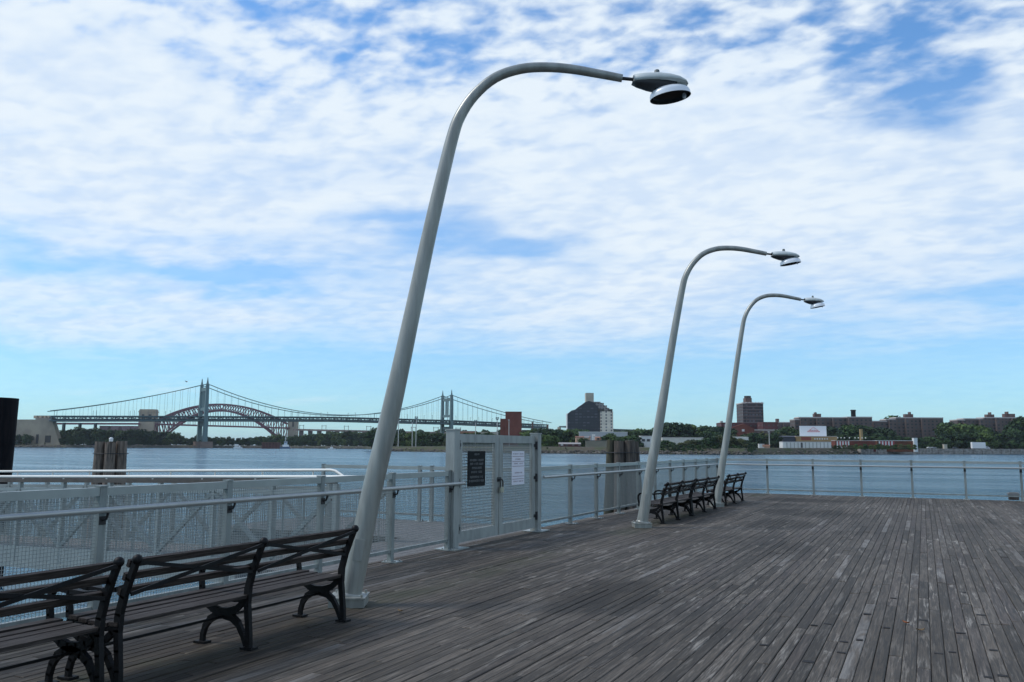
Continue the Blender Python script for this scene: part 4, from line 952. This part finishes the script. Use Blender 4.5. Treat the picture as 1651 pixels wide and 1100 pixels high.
    for k in range(9):
        x = o.lx(1305.5 + 1.55 * k); hgt = (.9, 1.5, .8, 1.1, .7, 1.4, .9, .8, 1.2)[k]; B.beam((x, -.56, z0 + .55), (x + .45, -.56, z0 + .55 + hgt), .1, .34, (0, 1, 0))
        B.beam((x + .45, -.57, z0 + .55 + hgt * .7), (x + .8, -.57, z0 + .6), .1, .22, (0, 1, 0))
    B.build('emblem', mat('emblem_red', (0.60, 0.12, 0.14), .6), o.th)
    B = MB()
    for u in (1294, 1311, 1329): B.span((o.lx(u) - .25, .25, -1.5), (o.lx(u) + .25, .75, o.lz(u, 688)))
    B.build('supports', dark_m, o.th)
    # tan chimney
    o = bld('tan_stack', 1388, 1392.4, 700, 'slim tan square stack behind the red shed', 'chimney'); B = MB(); wing(o, B, 1388, 1391.8, 692.5, None, 0, 2); B.span((o.lx(1387.7), -.2, o.lz(1390, 692.5)), (o.lx(1392.1), 2.2, o.lz(1390, 691.9))); B.build('stack', mat('tan_brick', (0.36, 0.25, 0.12), .85), o.th)
    # light posts in a row with white globes
    base = None
    for i, u in enumerate((1351, 1356.5, 1362, 1370, 1379, 1384.5, 1390.5, 1396)):
        if base is None:
            o = bld('globe_lamp', u, u, 668, 'short white globe lamp in the row above the red shed', 'lamp', group='globe lamps above the red shed'); base = o.th
            B = MB(); B.tube([(0, 0, -1), (0, 0, o.lz(u, 707))], .12, 6); B.build('post', dark_m, base); B = MB(); B.ball((0, 0, o.lz(u, 706.2)), .55, 8, 6); B.build('globe', whitep, base)
        else:
            c = P(u, 715, 668); dup(base, (c.x, c.y, 1.0), YAW)
    # floodlight masts
    spec = [(642, 678, 690, 'slim mast with a red top on the bank right of the nearest lamp'), (664.5, 683, 690, 'shorter thin mast left of the tallest floodlight mast'), (670.5, 675, 690, 'tall floodlight mast beside the nearest lamp pole'), (766.5, 680.5, 760, 'floodlight mast rising above the left gate leaf'), (801.5, 676, 700, 'floodlight mast just left of the red brick block'), (820.5, 678, 690, 'thin pale mast in front of the red brick block'), (1240.5, 697, 640, 'pale lamp post on the bank below the brick tower')]
    pm = mat('mast_pale', (0.45, 0.45, 0.43), .6)
    for i, (u, v, D, lab) in enumerate(spec):
        o = bld('light_mast', u, u, D, lab, 'mast', group='light masts on the far bank'); zt = o.lz(u, v); B = MB(); B.tube([(0, 0, -1), (0, 0, zt)], [.38, .28], 8); B.build('mast', pm, o.th)
        B = MB()
        if i in (2, 3, 4):
            B.span((-1.5, -.3, zt), (1.5, .3, zt + .5)); B.span((-1.3, -.4, zt + .7), (-.2, .3, zt + 1.7)); B.span((.2, -.4, zt + .7), (1.3, .3, zt + 1.7)); B.span((-.9, -.3, zt - .6), (.9, .2, zt - .1))
            B.build('floodlights', mat('flood_dark', (0.13, 0.16, 0.17), .5), o.th)
        else:
            B.span((-.9, -.3, zt), (.5, .3, zt + .8)); B.build('lamp_head', mat('mast_red', (0.30, 0.08, 0.08), .6) if i == 0 else pm, o.th)
    # low roofs behind gate
    shed('low_building', 741, 768, 695.5, 700, 900, mat('rust_brick', (0.30, 0.15, 0.09), .9), 'low reddish building just above the left gate leaf', None, coping, dep=14)
    shed('low_building', 769, 803, 697, 700, 880, beige, 'low beige building between the gate and the red brick block', None, mat('buff_roof', (0.36, 0.31, 0.24), .9), dep=14)
    shed('low_building', 842, 860, 694, 700, 820, mat('dark_grey_wall', (0.12, 0.12, 0.13), .9), 'low dark grey building right of the red brick block', None, tarpaper, dep=14)
    for u, vt, lab in ((858.5, 682, 'thin brown chimney right of the red brick block'), (883, 686, 'small dark spire above the trees left of the stepped tower')):
        o = bld('chimney', u, u, 830, lab, 'chimney'); B = MB(); zt = o.lz(u, vt); B.tube([(0, 0, -1), (0, 0, zt)], [1.1, .8], 8); B.tube([(0, 0, zt), (0, 0, zt + .8)], [1.0, 1.0], 8); B.build('shaft', mat('chimney_brown', (0.12, 0.075, 0.06), .9), o.th)
    # truck on the sea wall road
    o = bld('box_truck', 1567, 1592, 715, 'white box truck parked behind the sea wall', 'truck')
    s = o.s; zw = 1.0
    B = MB(); B.span((o.lx(1567.5), 0, zw), (o.lx(1589), 2.5, o.lz(1578, 713.2))); B.build('cargo_box', mat('truck_white', (0.75, 0.76, 0.76), .5), o.th)
    B = MB(); B.prism([Vector((o.lx(1589.3), .1, .5)), Vector((o.lx(1596), .1, .5)), Vector((o.lx(1596), .1, 1.7)), Vector((o.lx(1594), .1, 2.0)), Vector((o.lx(1592.8), .1, 3.0)), Vector((o.lx(1589.3), .1, 3.1))], (0, 0, 0), (0, 2.3, 0)); cb = B.build('cab', mat('truck_cab', (0.5, 0.51, 0.52), .4), o.th)
    B = MB(); B.span((o.lx(1590.5), .05, 1.9), (o.lx(1592.4), .09, 2.8)); B.build('window', dkw, cb)
    for x in (1570, 1573, 1592.5):
        for y in (-.05, 2.2): 
            B = MB(); B.tube([(o.lx(x), y, .5), (o.lx(x), y + .35, .5)], .5, 12); B.build('wheel', dark_m, o.th)
    # parked cars
    base = None
    for i, (u, mm, lab) in enumerate(((1499, whitep, 'white car parked behind the sea wall, left of the tan pillar'), (1506, mat('car_silver', (0.4, 0.42, 0.45), .35, .4), 'silver car parked behind the sea wall, left of the tan pillar'), (1540, mat('car_dark', (0.04, 0.045, 0.06), .35, .3), 'dark car parked behind the sea wall, right of the tan pillar'))):
        o = bld('parked_car', u, u, 712, lab, 'car', group='cars parked behind the sea wall'); B = MB()
        pr = [Vector((x, 0, z)) for x, z in ((-2.2, .35), (2.2, .35), (2.25, .9), (1.3, 1.0), (.7, 1.5), (-1.0, 1.52), (-1.7, 1.0), (-2.25, .95))]; B.prism(pr, (0, 0, 0.6), (0, 1.7, 0.6)); b_ = B.build('body', mm, o.th)
        B = MB(); B.prism([Vector((x, -.03, z + .6)) for x, z in ((-1.4, 1.02), (1.05, 1.02), (.6, 1.42), (-.9, 1.44))], (0, 0, 0), (0, .02, 0)); B.build('window', dkw, b_)
        for x in (-1.4, 1.4):
            for y in (-.04, 1.5): 
                B = MB(); B.tube([(x, y, .95), (x, y + .24, .95)], .34, 10); B.build('wheel', dark_m, o.th)
    o = bld('tan_pillar', 1522, 1527.5, 700, 'short tan pillar on top of the sea wall', 'pillar'); B = MB(); wing(o, B, 1522, 1527, 717, None, 0, 2.5); B.span((o.lx(1521.6), -.2, o.lz(1524, 717)), (o.lx(1527.4), 2.7, o.lz(1524, 716.4))); B.build('pillar_body', beige, o.th)
apartments()

def sea_wall():
    pts = [(1385, 636), (1400, 642), (1520, 702), (1800, 742), (2100, 800)]
    O = P(1520, 725, 700); O.z = WZ; th = thing('sea_wall', O, 'long pale concrete sea wall along the right shore', 'sea wall')
    for (u0, d0), (u1, d1) in zip(pts[:-1], pts[1:]):
        a, b = P(u0, 725, d0 - 3), P(u1, 725, d1 - 3); n = max(2, int((b - a).length / 9))
        for k in range(n):
            p, q = a.lerp(b, (k + .03) / n), a.lerp(b, (k + .97) / n); p.z = q.z = -.55 + random.uniform(-.1, .1); B = MB(); B.beam(p, q, 3.2, 4.5 + random.uniform(-.25, .25)); B.build('wall_panel', concrete, th, O)
    a, b = None, None
sea_wall()
def rocks():
    rnd = random.Random(8); B = MB(); line = [(612, 705), (645, 672), (760, 610), (860, 561), (1000, 540), (1200, 535), (1300, 590), (1390, 634)]
    for (u0, d0), (u1, d1) in zip(line[:-1], line[1:]):
        n = int((u1 - u0) * 1.5); hi = 3.0 if u1 <= 1200 else 8.0
        for k in range(n):
            s = rnd.random(); dd = rnd.uniform(-2, hi); q = P(u0 + (u1 - u0) * s, 722, d0 + (d1 - d0) * s + dd); r = rnd.uniform(.35, .95)
            B.ball((q.x, q.y, max(WZ + .2, WZ + .25 + (dd + 2) * .38 + rnd.uniform(-.4, .2))), r, 6, 4, (rnd.uniform(.8, 1.5), rnd.uniform(.8, 1.4), rnd.uniform(.5, .9)))
    line = [(-60, 1062), (100, 1073), (220, 1111), (300, 1181), (585, 1190)]
    for (u0, d0), (u1, d1) in zip(line[:-1], line[1:]):
        for k in range(int((u1 - u0) * .9)):
            s = rnd.random(); dd = rnd.uniform(-1, 5); q = P(u0 + (u1 - u0) * s, 722, d0 + (d1 - d0) * s + dd); B.ball((q.x, q.y, WZ + .3 + (dd + 1) * .35), rnd.uniform(.6, 1.5), 6, 4, (1.4, 1.2, .7))
    B.sm = [False] * len(B.sm)
    o = B.build('shore_rocks', mat('rip_rap_stone', (0.15, 0.130, 0.105), .95, 0, c2=(0.05, 0.045, 0.04), scale=.3)); tag(o, 'broken stone piled along the far waterline', 'rocks', kind='stuff')
rocks()

# ------------------------------------------------------------------ trees
def leaf_mat(name, c, c2):
    M = bpy.data.materials.new(name); M.use_nodes = True; t = NT(M.node_tree)
    b = t.n('ShaderNodeBsdfPrincipled'); o = t.n('ShaderNodeOutputMaterial'); t.nt.links.new(b.outputs[0], o.inputs[0])
    g = t.n('ShaderNodeNewGeometry'); oi = t.n('ShaderNodeObjectInfo')
    co = t.n('ShaderNodeTexCoord').outputs['Object']; n = t.noise(co, .22, 3, .6)
    f = t.math('ADD', t.math('MULTIPLY', g.outputs['Random Per Island'], .5), t.math('MULTIPLY', n, .7)); f = t.math('ADD', f, t.math('MULTIPLY_ADD', oi.outputs['Random'], .6, -.4))
    t.put(b.inputs['Base Color'], t.mix(t.ramp(f, .1, 1.0), rgb(*c2), rgb(*c))); b.inputs['Roughness'].default_value = .75; b.inputs['Specular IOR Level'].default_value = .2
    return M
bark = mat('tree_bark', (0.06, 0.045, 0.035), .95, var=.3)
LEAF = [leaf_mat('leaf_dark', (0.050, 0.092, 0.028), (0.014, 0.030, 0.014)), leaf_mat('leaf_mid', (0.085, 0.132, 0.030), (0.022, 0.045, 0.014)), leaf_mat('leaf_olive', (0.095, 0.105, 0.040), (0.040, 0.050, 0.024))]
def crown(seed, w, h, z0, n_cl, n_lf, sz, m_):
    rnd = random.Random(seed); B = MB()
    for c in range(n_cl):
        a = rnd.random() * 2 * math.pi; zz = rnd.random(); env = math.sin(math.pi * min(.97, (zz * .72 + .25))) ** .6
        rr = w * .5 * env * math.sqrt(rnd.uniform(.05, 1.0)) * .85; cc = Vector((rr * math.cos(a), rr * math.sin(a), z0 + zz * h * .88 + .06 * h)); cr = rnd.uniform(.13, .24) * w
        for k in range(n_lf):
            d = Vector((rnd.gauss(0, 1), rnd.gauss(0, 1), rnd.gauss(0, 1))).normalized(); q = cc + Vector((d.x, d.y, d.z * .75)) * cr * rnd.uniform(.55, 1.08)
            nn = (d + Vector((rnd.gauss(0, .5), rnd.gauss(0, .5), rnd.gauss(0, .5) + .35))).normalized(); t_ = nn.orthogonal().normalized(); t_ = Matrix.Rotation(rnd.random() * 6.28, 3, nn) @ t_; s_ = nn.cross(t_); r = sz * rnd.uniform(.6, 1.25)
            B.add([q - t_ * r, q + s_ * r * .7, q + t_ * r, q - s_ * r * .7], [(0, 1, 2, 3)])
    return B
def tree_proto(seed, kind, w, h, m_, lab, grp, name='broadleaf_tree'):
    th = thing(name, (0, 0, 0), lab, 'tree' if name != 'shrub' else 'shrub', grp); rnd = random.Random(seed)
    z0 = .07 * h if name != 'shrub' else 0.0
    B = MB(); B.tube([(0, 0, -1), (.1, 0, z0), (.15, .1, .6 * h), (.2, .1, .85 * h)], [.035 * h, .026 * h, .013 * h, .004 * h], 7)
    for k in range(6):
        a = rnd.random() * 6.28; zb = rnd.uniform(.2, .6) * h; B.tube([(.12, .05, zb), (w * .2 * math.cos(a), w * .2 * math.sin(a), zb + .12 * h), (w * .38 * math.cos(a), w * .38 * math.sin(a), zb + .26 * h)], [.011 * h, .007 * h, .002 * h], 5)
    B.build('trunk', bark, th)
    crown(seed, w, h - z0, z0, 26, 62, .055 * w + .12, m_).build('crown', m_, th)
    return th
def trees():
    rnd = random.Random(21)
    G1 = 'dark trees on the left bank below the bridges'; G2 = 'trees along the far bank around the masts'; G3 = 'tall trees between the brown apartment blocks'; G4 = 'bushes by the water below the warehouses'; G5 = 'trees around the houses below the stepped tower'; G6 = 'trees behind the sheds and billboard'
    rows = [
     # (group, label, [ (u, vtop, D) ... ], materials)
     (G1, 'dark tree in the wooded left bank under the bridges', None),
    ]
    protos = {}
    def place(u, vt, D, grp, lab, mi, aspect=0.95, name='broadleaf_tree', zb=0.6):
        key = (grp, mi, rnd.randrange(2), name)
        top = P(u, vt, D); h = top.z - zb
        if key not in protos:
            protos[key] = tree_proto(hash_(key), 0, 10.0 * (aspect), 10.0, LEAF[mi], lab, grp, name); t_ = protos[key]
        else: t_ = dup(protos[key])
        t_['label'] = lab
        t_.location = (top.x, top.y, zb); s = h / 10.0; t_.rotation_euler = (0, 0, rnd.random() * 6.28); t_.scale = (s * rnd.uniform(.95, 1.35), s * rnd.uniform(.95, 1.35), s)
    def hash_(k): return sum(ord(c) for c in str(k)) * 7 % 9973
    def prof(pts, u):
        for (a, va), (b, vb) in zip(pts[:-1], pts[1:]):
            if a <= u <= b: return va + (vb - va) * (u - a) / (b - a)
        return pts[-1][1]
    def row(pts, step, D0, D1, grp, lab, mis, jit=2.0, aspect=.95, name='broadleaf_tree', zb=.6):
        u = pts[0][0]
        while u <= pts[-1][0]:
            D_ = rnd.uniform(D0, D1) + (DL(u) if D1 < 200 else 0)
            place(u, prof(pts, u) + rnd.uniform(-jit, jit), D_, grp, lab, rnd.choice(mis), aspect, name, zb); u += step * rnd.uniform(.75, 1.25)
    L1 = 'dark green tree in the wooded left bank below the two bridges'; DL = lambda u: 1082 if u < 100 else 1082 + (u - 100) / 120 * 40 if u < 220 else 1122 + (u - 220) / 80 * 68 if u < 300 else 1192
    row([(18, 700), (45, 702), (55, 704)], 11, 1082, 1086, G1, L1, [0, 0], 1.5)
    row([(96, 696), (130, 690), (150, 693), (240, 695), (268, 698)], 8, 22, 50, G1, L1, [0, 0, 0, 1], 1.5)
    row([(262, 697), (282, 698), (300, 707), (315, 703), (340, 706), (420, 706)], 8, 25, 60, G1, L1, [0, 0, 0, 1], 1.5)
    row([(-10, 711), (60, 712), (70, 715), (86, 715), (100, 708), (420, 711)], 8, 6, 14, G1, L1, [0, 0, 1], 2.0)
    row([(418, 704), (445, 702), (470, 705), (500, 700), (540, 697), (605, 698)], 7, 1300, 1500, G1, L1, [0, 0, 1], 1.2)
    row([(440, 710), (600, 710)], 8, 1215, 1260, G1, L1, [0, 0, 1], 1.6)
    L2 = 'green tree on the bank between the nearest lamp and the gate'
    row([(600, 698), (640, 699), (670, 698), (712, 699), (800, 699)], 9, 760, 860, G2, L2, [0, 1, 1], 1.5)
    row([(625, 713), (700, 712), (800, 712)], 10, 705, 720, G2, L2, [0, 1, 2], 2.0)
    row([(618, 721), (712, 721), (860, 722)], 7, 680, 690, G2, 'low bush along the bank right of the nearest lamp', [0, 0, 2], 1.5, 1.2, 'shrub', .6)
    L5 = 'green tree among the small houses below the dark stepped tower'
    row([(852, 694), (868, 690), (885, 690), (905, 693), (925, 692), (945, 694)], 9, 700, 740, G5, L5, [0, 0, 1], 1.2)
    row([(862, 700), (885, 700), (902, 706)], 9, 600, 640, G5, L5, [0, 1], 2.0)
    row([(937, 706), (948, 708)], 7, 600, 612, G5, L5, [1, 1], 1.5)
    row([(983, 700), (1000, 704), (1018, 703), (1032, 704), (1050, 706)], 8, 600, 660, G5, L5, [0, 1, 0], 2.0)
    row([(985, 697), (1010, 693), (1030, 694), (1048, 693), (1062, 693)], 8, 720, 760, G5, L5, [0, 1], 1.5)
    row([(866, 723), (905, 723), (940, 724), (985, 724), (1060, 722)], 9, 556, 566, G4, 'low bush on the grassy bank near the far waterline', [1, 2, 2], 1.5, 1.2, 'shrub', 1.0)
    L3 = 'tall green tree behind the cream warehouse'
    row([(1062, 688), (1080, 683), (1103, 685), (1118, 687), (1135, 688), (1155, 690), (1175, 692)], 9, 740, 800, G6, L3, [0, 0, 1], 1.2)
    row([(1066, 719), (1140, 718), (1212, 719)], 5, 544, 550, G4, 'dark bush at the water in front of the cream warehouse', [0, 0, 0], 1.5, 1.2, 'shrub', -1.6)
    row([(1068, 711), (1090, 715), (1110, 713), (1130, 710), (1145, 706), (1162, 704), (1178, 707), (1200, 709), (1212, 716)], 7, 548, 566, G4, 'dark bush at the water in front of the cream warehouse', [0, 0, 2], 2.0, 1.1, 'shrub', -.8)
    row([(1068, 722), (1210, 722)], 8, 541, 546, G4, 'dark bush at the water in front of the cream warehouse', [0, 0, 0], 1.5, 1.2, 'shrub', -2.0)
    row([(1140, 698), (1165, 700), (1190, 702), (1220, 699), (1245, 701), (1262, 699)], 9, 680, 740, G6, 'green tree in front of the red brick hall', [0, 2, 0], 1.8)
    row([(1258, 692), (1270, 690), (1285, 693)], 9, 750, 790, G6, 'green tree beside the dark slate-roofed house', [0, 0, 1], 1.5)
    row([(1328, 687), (1345, 692), (1362, 689), (1385, 686), (1405, 690), (1425, 692), (1440, 698)], 9, 735, 800, G6, 'dark tree in front of the long apartment block', [0, 0, 0, 1], 1.5)
    row([(1300, 700), (1340, 703), (1380, 703), (1430, 704), (1480, 706), (1530, 704)], 12, 722, 735, G6, 'dark tree behind the sheds on the right bank', [0, 0, 1], 1.5)
    row([(1340, 719), (1400, 717), (1480, 718)], 7, 608, 634, G4, 'low green bush on the bank under the striped sheds', [1, 1, 2], 1.0, 1.2, 'shrub', 1.0)
    row([(1522, 682), (1535, 681), (1555, 684), (1570, 683), (1585, 686), (1600, 692)], 11, 790, 830, G3, 'tall green tree between two brown apartment blocks', [0, 1, 1], 1.2)
    row([(1520, 697), (1560, 696), (1600, 700), (1640, 697)], 12, 745, 770, G3, 'dark tree behind the sea wall road on the right', [0, 0, 1], 2.0)
    row([(1630, 688), (1645, 675), (1660, 670), (1700, 672), (1760, 676), (1850, 680)], 12, 765, 790, G3, 'large green tree at the right edge of the shore', [0, 1], 1.5)
    row([(1447, 670), (1464, 671)], 9, 905, 915, G3, 'small green treetop showing over an apartment roof', [0, 1], .6)
    row([(610, 692), (760, 694), (1000, 694), (1180, 692), (1290, 690), (1560, 688), (1800, 690)], 30, 1250, 1700, G2, 'distant green tree beyond the houses of the far bank', [0, 0, 1], 1.0)
trees()

# ------------------------------------------------------------------ boats and bird
def boats():
    wh = mat('boat_white', (0.80, 0.80, 0.78), .4); bl = mat('boat_blue', (0.10, 0.15, 0.24), .5); dkw = mat('shed_window', (0.05, 0.05, 0.055), .4)
    def hull(B, L, W, h, bow=.3, z=0.0):
        pts = [(-L / 2, -W / 2), (L / 2 - L * bow, -W / 2), (L / 2, 0), (L / 2 - L * bow, W / 2), (-L / 2, W / 2)]
        vs = [(x * .94, y * .8, z - .3) for x, y in pts] + [(x, y, z + h) for x, y in pts]; n = 5
        B.add(vs, [tuple(range(n - 1, -1, -1)), tuple(range(n, 2 * n))] + [(k, (k + 1) % n, n + (k + 1) % n, n + k) for k in range(n)])
    c = P(384, 721, 1150); th = thing('cabin_cruiser', (c.x, c.y, WZ), 'white cabin cruiser near the foot of the left bridge tower', 'boat', None, YAW)
    B = MB(); hull(B, 12, 4, 1.6); B.build('hull', wh, th); B = MB(); B.span((-4.5, -1.5, 1.6), (2.5, 1.5, 3.8)); B.span((-4.0, -1.3, 3.8), (0, 1.3, 5.4)); cb = B.build('cabin', wh, th); B = MB(); B.span((-4, -1.56, 2.5), (2, -1.51, 3.3)); B.build('window', dkw, cb)
    c = P(535, 724.5, 1000); th = thing('motorboat', (c.x, c.y, WZ), 'small white motorboat out on the water right of the tug', 'boat', None, YAW)
    B = MB(); hull(B, 9, 3, 1.1); B.build('hull', wh, th); B = MB(); B.span((-2, -1.1, 1.1), (1.2, 1.1, 2.6)); B.span((-.1, -.1, 2.6), (.1, .1, 4.5)); B.build('cabin', wh, th)
    c = P(460, 722.5, 1090); th = thing('tugboat', (c.x, c.y, WZ), 'blue and white tugboat with tall wheelhouse beside a rusty barge', 'tugboat', None, YAW)
    B = MB(); hull(B, 13, 6, 2.4); B.build('hull', bl, th); B = MB(); B.span((-3, -2.2, 2.4), (4, 2.2, 5.2)); B.build('deckhouse', wh, th)
    B = MB(); B.span((-1.5, -1.6, 5.2), (2, 1.6, 9.5)); w = B.build('wheelhouse', mat('wheelhouse_grey', (0.45, 0.52, 0.60), .5), th); B = MB(); B.span((-1.2, -1.66, 8), (1.7, -1.61, 9)); B.build('window', dkw, w)
    B = MB(); B.tube([(0, 0, 9.5), (0, 0, 15)], .25, 6); B.span((-.8, -.6, 12.2), (.8, .6, 13.0)); B.build('mast', wh, th)
    c = P(437, 722.8, 1095); th = thing('barge', (c.x, c.y, WZ), 'rusty dark red barge pushed by the tugboat', 'barge', None, YAW)
    B = MB(); B.span((-11, -5, -.5), (11, 5, 7.4)); B.build('hull', mat('barge_rust', (0.10, 0.035, 0.028), .8, var=.4, scale=.2), th)
    B = MB(); B.span((-11.3, -5.3, 7.4), (11.3, 5.3, 8.2)); 
    for k in range(6): B.span((-10 + 4 * k - .2, -5.3, 1), (-10 + 4 * k + .2, -5.02, 7.3))
    B.build('rim', mat('barge_rim', (0.12, 0.06, 0.045), .8), th)
    c = P(301, 616, 180); B = MB()
    B.ball(c, .11, 8, 6, (2.2, .8, .7)); 
    B.add([c + RH * 0 + Vector((0, 0, .03)) + q for q in (RH * .18, RH * -.14, RH * -.30 - FH * .5 + Vector((0, 0, .16)), RH * .0 - FH * .55 + Vector((0, 0, .18)))] , [(0, 1, 2, 3)])
    B.add([c + Vector((0, 0, .03)) + q for q in (RH * .18, RH * -.14, RH * -.34 + FH * .5 + Vector((0, 0, .2)), RH * .02 + FH * .55 + Vector((0, 0, .22)))], [(3, 2, 1, 0)])
    B.add([c + q for q in (RH * -.2, RH * -.42 + FH * .08, RH * -.42 - FH * .08)], [(0, 1, 2)])
    o = B.build('seagull', mat('gull_grey', (0.35, 0.36, 0.38), .8), None, c); tag(o, 'grey gull gliding left of the left bridge tower top', 'bird')
boats()

# ------------------------------------------------------------------ air
def haze():
    M = bpy.data.materials.new('river_haze'); M.use_nodes = True; t = NT(M.node_tree)
    v = t.n('ShaderNodeVolumePrincipled'); v.inputs['Color'].default_value = rgb(0.80, 0.90, 1.0); v.inputs['Density'].default_value = HAZE; v.inputs['Anisotropy'].default_value = 0.2
    o = t.n('ShaderNodeOutputMaterial'); t.nt.links.new(v.outputs[0], o.inputs['Volume'])
    B = MB(); B.span((-27000, -27000, WZ - 4), (27000, 27000, 140)); ob = B.build('haze', M); tag(ob, kind='stuff')
HAZE = 0.00004
haze()
